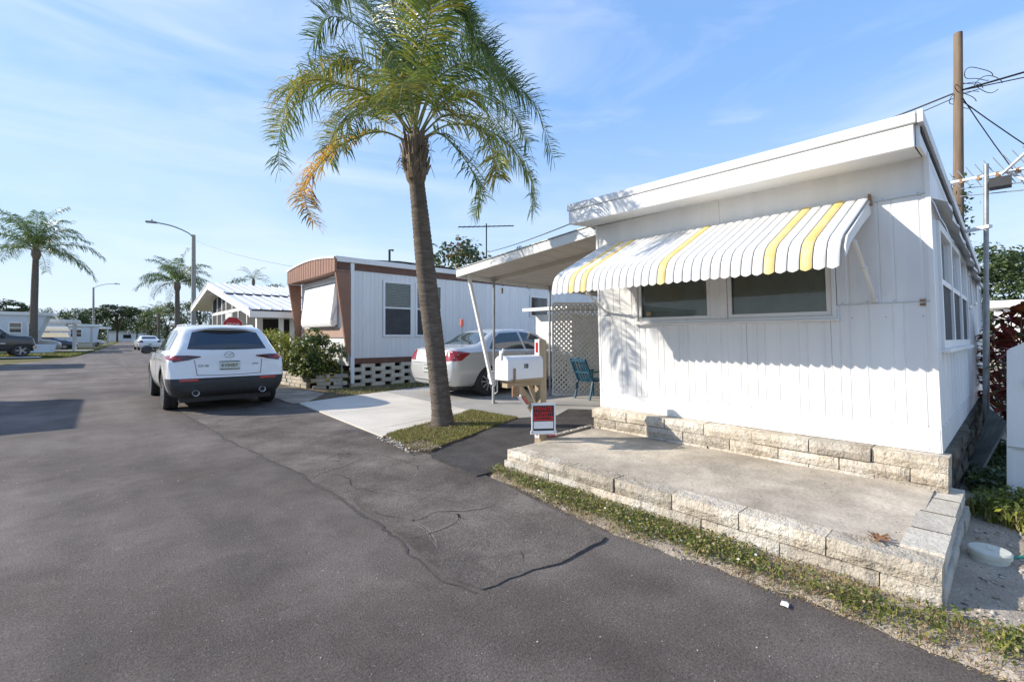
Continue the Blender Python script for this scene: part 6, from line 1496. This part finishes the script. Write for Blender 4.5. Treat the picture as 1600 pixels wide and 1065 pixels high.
# neighbour's white building behind
nb = thing('white_building', 'plain white building wall behind the red croton at the right edge', 'house', (*gp(bu(1570), 21), 0)); x, y = gp(bu(1553), 21)
MB().box((x, y-9, 0), (x+6, y, 2.62)).build('wall', 'siding', nb); MB().box((x-.25, y-9.2, 2.623), (x+6.2, y+.2, 2.95)).build('roof_edge', 'white_trim', nb); MB().box((x-.03, y-.9, 0), (x-.002, y-.8, 2.6)).build('corner_board', 'white_trim', nb)
# white fence panel with sloping top
fe = thing('fence_panel', 'white vinyl fence end panel with a sloping top at the right edge', 'fence', (5.2, .04, 0))
mb = MB(); mb.prism([(5.2, .045, 0), (5.2, -.95, 0), (5.2, -.95, 1.46), (5.2, -.30, 1.40), (5.2, .045, 1.18)], (.05, 0, 0)); mb.build('panel', 'white_trim', fe)
MB().box((5.188, -.95, .42), (5.2, .05, .435)).build('seam', 'alu', fe); MB().box((5.19, .02, 0), (5.26, .055, 1.17)).build('edge_post', 'white_trim', fe)
mb = MB(); mb.tube([(5.17, -.06 + .022*math.cos(t), .93 + .022*math.sin(t)) for t in np.linspace(0, 2*PI, 15)], .005, 5); mb.tube([(5.195, -.06, .95), (5.165, -.06, .95)], .01, 6); mb.build('ring_latch', 'galv', fe)
# leaning board
lb = thing('leaning_board', 'dark weathered board leaning on the stone base beside the white home', 'board', (5.5, .25, 0))
A_, B_, C_, D_ = [Vector(at3(*q)) for q in ((1514, 735, 4.05), (1521, 764, 3.78), (1577, 662, 4.35), (1549, 640, 4.75))]
n_ = (B_ - A_).cross(D_ - A_).normalized() * .02
for k in range(4):
    a = A_.lerp(B_, k/4 + .006); b = A_.lerp(B_, (k+1)/4 - .006); c_ = D_.lerp(C_, (k+1)/4 - .006); d = D_.lerp(C_, k/4 + .006)
    MB().prism([a, b, c_, d], n_).build('plank', 'board', lb)
# red croton: stems and big leathery leaves
cro = thing('croton_bush', 'tall croton bush with dark red leaves beside the white fence panel', 'bush', (6.3, .0, 0)); rc = random.Random(12)
LV = {0: MB(), 1: MB(), 2: MB()}; sm = MB()
def croton_head(p, k):
    for j in range(k):
        a = j * 2.4 + rc.uniform(-.3, .3); e = rc.uniform(-.25, .9); d = Vector((math.cos(a)*math.cos(e), math.sin(a)*math.cos(e), math.sin(e))); L = rc.uniform(.15, .25); s = d.cross(Vector((0, 0, 1))).normalized() * L * .24
        q = p + d * .03; m_ = q + d*L*.5 + Vector((0, 0, .02)); tp = q + d*L + Vector((0, 0, -.05*rc.random())); u_ = Vector((0, 0, .018))
        LV[rc.choices([0, 1, 2], [6, 3, 1])[0]].add([q, m_ + s + u_, tp, m_ - s + u_, m_], [(0, 4, 1), (1, 4, 2), (0, 3, 4), (4, 3, 2)])
for (u, v, Y) in ((1580, 500, 5.6), (1596, 490, 5.4), (1560, 520, 5.9), (1545, 535, 6.2), (1590, 530, 5.3), (1570, 552, 5.7), (1548, 565, 6.1), (1585, 570, 5.6), (1560, 600, 5.8), (1590, 605, 4.95), (1598, 560, 4.9), (1596, 650, 4.85), (1550, 620, 6.0), (1575, 580, 5.9), (1540, 590, 6.3), (1625, 500, 5.3), (1640, 540, 5.3), (1615, 580, 5.2), (1602, 628, 4.85), (1566, 535, 5.8), (1600, 515, 5.4), (1578, 625, 5.6)):
    p = Vector(at3(u, v, Y)); croton_head(p + Vector((rc.uniform(-.1, .1), rc.uniform(-.1, .1), rc.uniform(-.14, -.05))), 9); root = Vector((6.2 + rc.uniform(-.2, .2), .02 + rc.uniform(-.15, .05), 0))
    sm.tube([root, root.lerp(p, .5) + Vector((0, 0, .08)), p], [.016, .011, .006], 5); croton_head(p, 13)
for k, m_ in ((0, 'leaf_red'), (1, 'leaf_orange'), (2, 'leaf_b')):
    o = LV[k].build('foliage', m_, cro, fix=False); o['kind'] = 'stuff'
sm.build('stems', 'bark', cro)
# lid, hose, litter, leaf
ld_ = thing('cleanout_cover', 'round pale plastic cleanout lid standing in the sand right of the patio', 'utility cover', (3.70, .105, -.01))
MB().lathe([(.078, -.06), (.082, .035), (.082, .042), (.090, .042), (.092, .068), (.085, .076), (.02, .08)], (3.73, .105, 0), (0, 0, 1), 32).build('cover', 'lid', ld_, smooth=35)
MB().box((3.70, .085, .078), (3.755, .118, .085)).build('grip', 'lid', ld_, bevel=.006)
ho = thing('garden_hose', 'short green hose lying in the sand behind the round lid', 'hose', (3.95, -.05, .02)); MB().tube(bez([(3.84, .02, .015), (3.95, -.06, .022), (4.05, -.17, .02), (4.1, -.3, .02), (4.0, -.5, .02)], 16), .011, 8).build('tube', 'hose', ho, smooth=60)
def scrap(name, label, cat, x, y, z, s, m, n=7, seed=1):
    r = random.Random(seed); c_ = [(x + math.cos(2*PI*k/n)*s*r.uniform(.5, 1.1), y + math.sin(2*PI*k/n)*s*r.uniform(.4, 1), z + r.uniform(0, .008)) for k in range(n)]
    o = MB().prism(c_, (0, 0, .004)).build(name, m); tag(o, label, cat); return o
scrap('paper_scrap', 'crumpled white paper scrap on the sandy road edge', 'litter', 2.40, .735, .006, .028, 'paper', 8, 2)
dl = thing('dry_leaves', 'curled rust brown dead leaf on the front corner of the patio', 'dead leaf', (3.04, .50, .21)); mb = MB(); r = random.Random(4)
for k in range(13):
    a = k*.5 + r.uniform(-.2, .2); d = Vector((math.cos(a), math.sin(a), 0)); p = Vector((3.04, .50, .212)); s = Vector((-d.y, d.x, 0)) * .008; L = r.uniform(.03, .07)
    mb.add([p - s, p + s, p + d*L + s*.8 + Vector((0, 0, .018)), p + d*L - s*.8 + Vector((0, 0, .012)), p + d*L*1.3 + Vector((0, 0, .004))], [(0, 1, 2, 3), (3, 2, 4)])
mb.build('leaf', 'frond_brown2', dl, fix=False)

# ================================================================== GRASS, WEEDS, PEBBLES
def in_poly(P, poly):
    x, y = P[:, 0], P[:, 1]; r = np.zeros(len(P), bool); j = len(poly)-1
    for i in range(len(poly)):
        xi, yi = poly[i]; xj, yj = poly[j]
        with np.errstate(divide='ignore', invalid='ignore'): c_ = ((yi > y) != (yj > y)) & (x < (xj-xi)*(y-yi)/(yj-yi)+xi)
        r ^= c_; j = i
    return r
def scatter(poly, n, dens, rng):
    a = np.array(poly); lo, hi = a.min(0), a.max(0); P = rng.uniform(lo, hi, (n, 2)); P = P[in_poly(P, poly)]
    if dens: P = P[rng.random(len(P)) < np.array([dens(x, y) for x, y in P])]
    return P
def blades(name, label, P, zf, h, w, mats, wts, rng, lay=.6):
    n = len(P); z = np.array([zf(x, y) for x, y in P]); B = np.column_stack([P, z]); a = rng.uniform(0, 2*PI, n); hh = h * rng.uniform(.45, 1.2, n)
    d = np.column_stack([np.cos(a), np.sin(a), np.zeros(n)]); s = np.column_stack([-np.sin(a), np.cos(a), np.zeros(n)]) * (w * rng.uniform(.6, 1.2, n) / 2)[:, None]
    ln = (lay * rng.uniform(.1, 1.3, n) * hh)[:, None]; up = np.column_stack([np.zeros((n, 2)), hh])
    m_ = B + d*ln*.4 + up*.62; t = B + d*ln + up
    V = np.stack([B - s, B + s, m_ + s*.9, m_ - s*.9, t], 1).reshape(-1, 3)
    F1 = np.arange(n)[:, None]*5 + np.array([0, 1, 2]); F2 = np.arange(n)[:, None]*5 + np.array([0, 2, 3]); F3 = np.arange(n)[:, None]*5 + np.array([3, 2, 4])
    mi = rng.choice(len(mats), n, p=wts); o = np_obj(name, V, np.concatenate([F1, F2, F3]), mats, np.concatenate([mi, mi, mi])); return tag(o, label, 'grass', None, 'stuff')
def leaves(name, label, P, zf, h, size, mats, wts, rng, cat='ground cover', aspect=.6):
    n = len(P); z = np.array([zf(x, y) for x, y in P]) + h * rng.random(n)**.7; C = np.column_stack([P, z]); V, F = leaf_quads(C, np.tile([0, 0, 1.], (n, 1)), np.full(n, size), aspect, .55, rng)
    return tag(np_obj(name, V, F, mats, rng.choice(len(mats), len(F), p=wts)), label, cat, None, 'stuff')
g_ = np.random.default_rng(21)
GM = ['grass_a', 'grass_b', 'grass_dry']
def cov(x, y):    # how green the verge is
    d = x - edge_x(y); front = 2.86 - x
    base = max(0, min(1, (d - .09) / .12 + nz1(x*5, y*5) * .5)) * max(0, min(1, (front + .03) / .12))
    k = nz1(x*2.2, y*2.2, 7) + .4 * nz1(x*7, y*7, 2)
    if y > .95: v = .95 + .6*k
    elif y > .62: v = .28 + .5*k
    else: v = .55 + 1.4 * k
    return max(0, min(1, base * v))
VP = [(2.36, .1), (2.40, 1.0), (2.36, 1.75), (2.50, 2.6), (2.62, 3.36), (2.92, 3.34), (2.88, .2), (2.9, -.3), (3.6, -.6), (3.6, -2), (2.25, -2), (2.3, -.6)]
def cov2(x, y):
    if y > .2: return cov(x, y)
    d = x - edge_x(y); k = nz1(x*2.3, y*2.3, 4) + .5*nz1(x*6, y*6, 1)
    return max(0, min(1, (d - .04)/.2)) * max(0, min(1, .30 + 1.5*k))
leaves('verge_cover', 'low green clover and weeds along the foot of the patio wall', scatter(VP, 72000, cov2, g_), yard_z, .045, .023, ['grass_a', 'leaf_b', 'grass_b', 'grass_dry'], [.42, .2, .24, .14], g_)
blades('verge_grass', 'thin grass blades among the verge weeds', scatter(VP, 26000, cov2, g_), yard_z, .05, .004, GM, [.36, .3, .34], g_)
def dry(x, y):
    d = x - edge_x(y); return max(0, min(1, (d + .01)/.05)) * max(0, min(1, .35 + 1.1*nz1(x*3, y*3, 11) + (.5 if .45 < y < 1.0 else 0) + .5 * (1 - min(1, abs(d-.08)/.10))))
blades('dry_grass', 'straw coloured dead grass along the sandy road edge', scatter(VP, 80000, dry, g_), yard_z, .022, .004, ['grass_dry', 'frond_brown2', 'grass_b', 'soil'], [.64, .16, .12, .08], g_, 1.9)
P = scatter(VP, 1100, lambda x, y: .6*cov2(x, y) if y > .9 else 0, g_); leaves('white_flowers', 'tiny white flowers dotted in the verge weeds', P[:90], lambda x, y: yard_z(x, y)+.035, .012, .015, ['flower'], [1], g_, 'flowers', .9)
# island turf
ip = isl
def isl_d(x, y):
    r = math.hypot(x-3.58, y-5.42); return max(0, min(1, (r-.2)/.15)) * max(.12, min(1, .72 + .8*nz1(x*2.5, y*2.5, 2) - (.6 if (y < 4.75 and x < 2.85) else 0)))
blades('island_grass', 'mown green grass on the island round the palm', scatter(ip, 44000, isl_d, g_), lambda x, y: .043, .030, .006, GM, [.32, .36, .32], g_)
leaves('island_cover', 'small weeds in the island grass', scatter(ip, 14000, isl_d, g_), lambda x, y: .045, .02, .02, ['grass_a', 'grass_b', 'grass_dry'], [.4, .38, .22], g_)
# strips by the brown home and weeds by the fence
st = [(3.9, 9.55), (6.1, 10.1), (9.6, 10.8), (9.6, 11.25), (4.7, 11.2), (3.7, 10.6)]
blades('strip_grass', 'patchy grass in front of the breeze block base', scatter(st, 15000, lambda x, y: max(0, min(1, .45 + nz1(x*1.6, y*1.6)*1.2)), g_), lambda x, y: .01, .05, .010, GM, [.4, .25, .35], g_)
wp = [(4.55, .24), (5.15, .20), (5.15, -1.2), (4.2, -1.2), (4.3, -.1)]
wd = lambda x, y: max(0, min(1, .5 + 1.5*nz1(x*2.4, y*2.4, 6)))
leaves('weed_patch', 'leafy yellow green weeds at the foot of the fence panel', scatter(wp, 9000, wd, g_), yard_z, .16, .045, ['leaf_b', 'leaf_lime', 'grass_a'], [.4, .25, .35], g_, 'weeds', .5)
blades('weed_grass', 'loose grass growing between the fence panel and the white home', scatter(wp, 7000, wd, g_), yard_z, .13, .007, GM, [.4, .35, .25], g_)
wp2 = [(5.2, .28), (7.4, .28), (7.4, .05), (5.2, .05)]
leaves('shade_weeds', 'dark weeds in the shaded gap beside the white home', scatter(wp2, 2500, None, g_), lambda x, y: 0, .15, .05, ['leaf_a', 'leaf_c', 'leaf_b'], [.4, .3, .3], g_, 'weeds')
far_l = [(-3.5, 43), (-1.5, 42.6), (-.8, 54), (-8, 54), (-8, 46)]
blades('left_lawn_grass', 'sunlit lawn grass across the street', scatter(far_l, 9000, None, g_), lambda x, y: .01, .10, .05, GM, [.4, .4, .2], g_)
# pebbles and shell bits
def pebbles(name, label, P, zf, smin, smax, mats, wts, rng):
    n = len(P); V = []; F = []; base = np.array([(1,0,0),(-1,0,0),(0,1,0),(0,-1,0),(0,0,.7),(0,0,-.7)]); fc_ = np.array([(0,2,4),(2,1,4),(1,3,4),(3,0,4),(2,0,5),(1,2,5),(3,1,5),(0,3,5)])
    s = rng.uniform(smin, smax, n); z = np.array([zf(x, y) for x, y in P]); C = np.column_stack([P, z + s*.25])
    a = rng.uniform(0, 2*PI, n); co, si = np.cos(a), np.sin(a)
    Vs = base[None]*(s[:, None, None]*rng.uniform(.5, 1.2, (n, 1, 3))) ; X = Vs[..., 0]*co[:, None]-Vs[..., 1]*si[:, None]; Y = Vs[..., 0]*si[:, None]+Vs[..., 1]*co[:, None]; Vs = np.stack([X, Y, Vs[..., 2]], -1) + C[:, None]
    F = (np.arange(n)[:, None, None]*6 + fc_).reshape(-1, 3); return tag(np_obj(name, Vs.reshape(-1, 3), F, mats, np.repeat(rng.choice(len(mats), n, p=wts), 8)), label, 'pebbles', None, 'stuff')
mat('stone_pale', (.52, .48, .42), (.40, .36, .31), scale=30, rough=.9); mat('stone_dark', (.12, .10, .085), (.2, .17, .14), scale=30, rough=.95)
yp = [(2.95, .2), (5.1, .2), (5.1, -1.6), (2.5, -2), (2.45, -.2)]
pebbles('shell_pebbles', 'pale shell and pebble bits scattered in the sandy yard', scatter(yp, 2600, None, g_), yard_z, .004, .016, ['stone_pale', 'stone_dark', 'sand'], [.5, .2, .3], g_)
ed = [(2.38, .2), (2.37, 1.7), (2.5, 2.6), (2.6, 3.3), (2.66, 3.3), (2.6, 2.6), (2.52, 1.7), (2.55, .2)]
pebbles('edge_pebbles', 'small stones and crumbs along the road edge', scatter(ed, 1500, None, g_), yard_z, .003, .010, ['stone_pale', 'stone_dark', 'sand'], [.4, .2, .4], g_)
isp = [(2.45, 4.35), (2.85, 4.3), (2.85, 5.1), (2.5, 5.3)]
pebbles('island_pebbles', 'pale stones at the front tip of the grass island', scatter(isp, 420, None, g_), lambda x, y: .035, .006, .022, ['stone_pale', 'stone_dark', 'sand'], [.6, .1, .3], g_)
rdp = [(-1.2, 1.2), (2.3, .2), (2.3, 8), (-1, 8)]
pebbles('road_grit', 'loose grit on the asphalt', scatter(rdp, 700, None, g_), lambda x, y: .012 if x > 1.45 and y > 1.8 else 0, .002, .006, ['stone_pale', 'stone_dark'], [.6, .4], g_)
ptp = [(3.06, .42), (4.2, .42), (4.2, 3.2), (3.06, 3.2)]
pebbles('patio_grit', 'crumbs and twig bits on the patio slab', scatter(ptp, 240, None, g_), pz, .002, .006, ['stone_dark', 'frond_brown2', 'stone_pale'], [.5, .3, .2], g_)
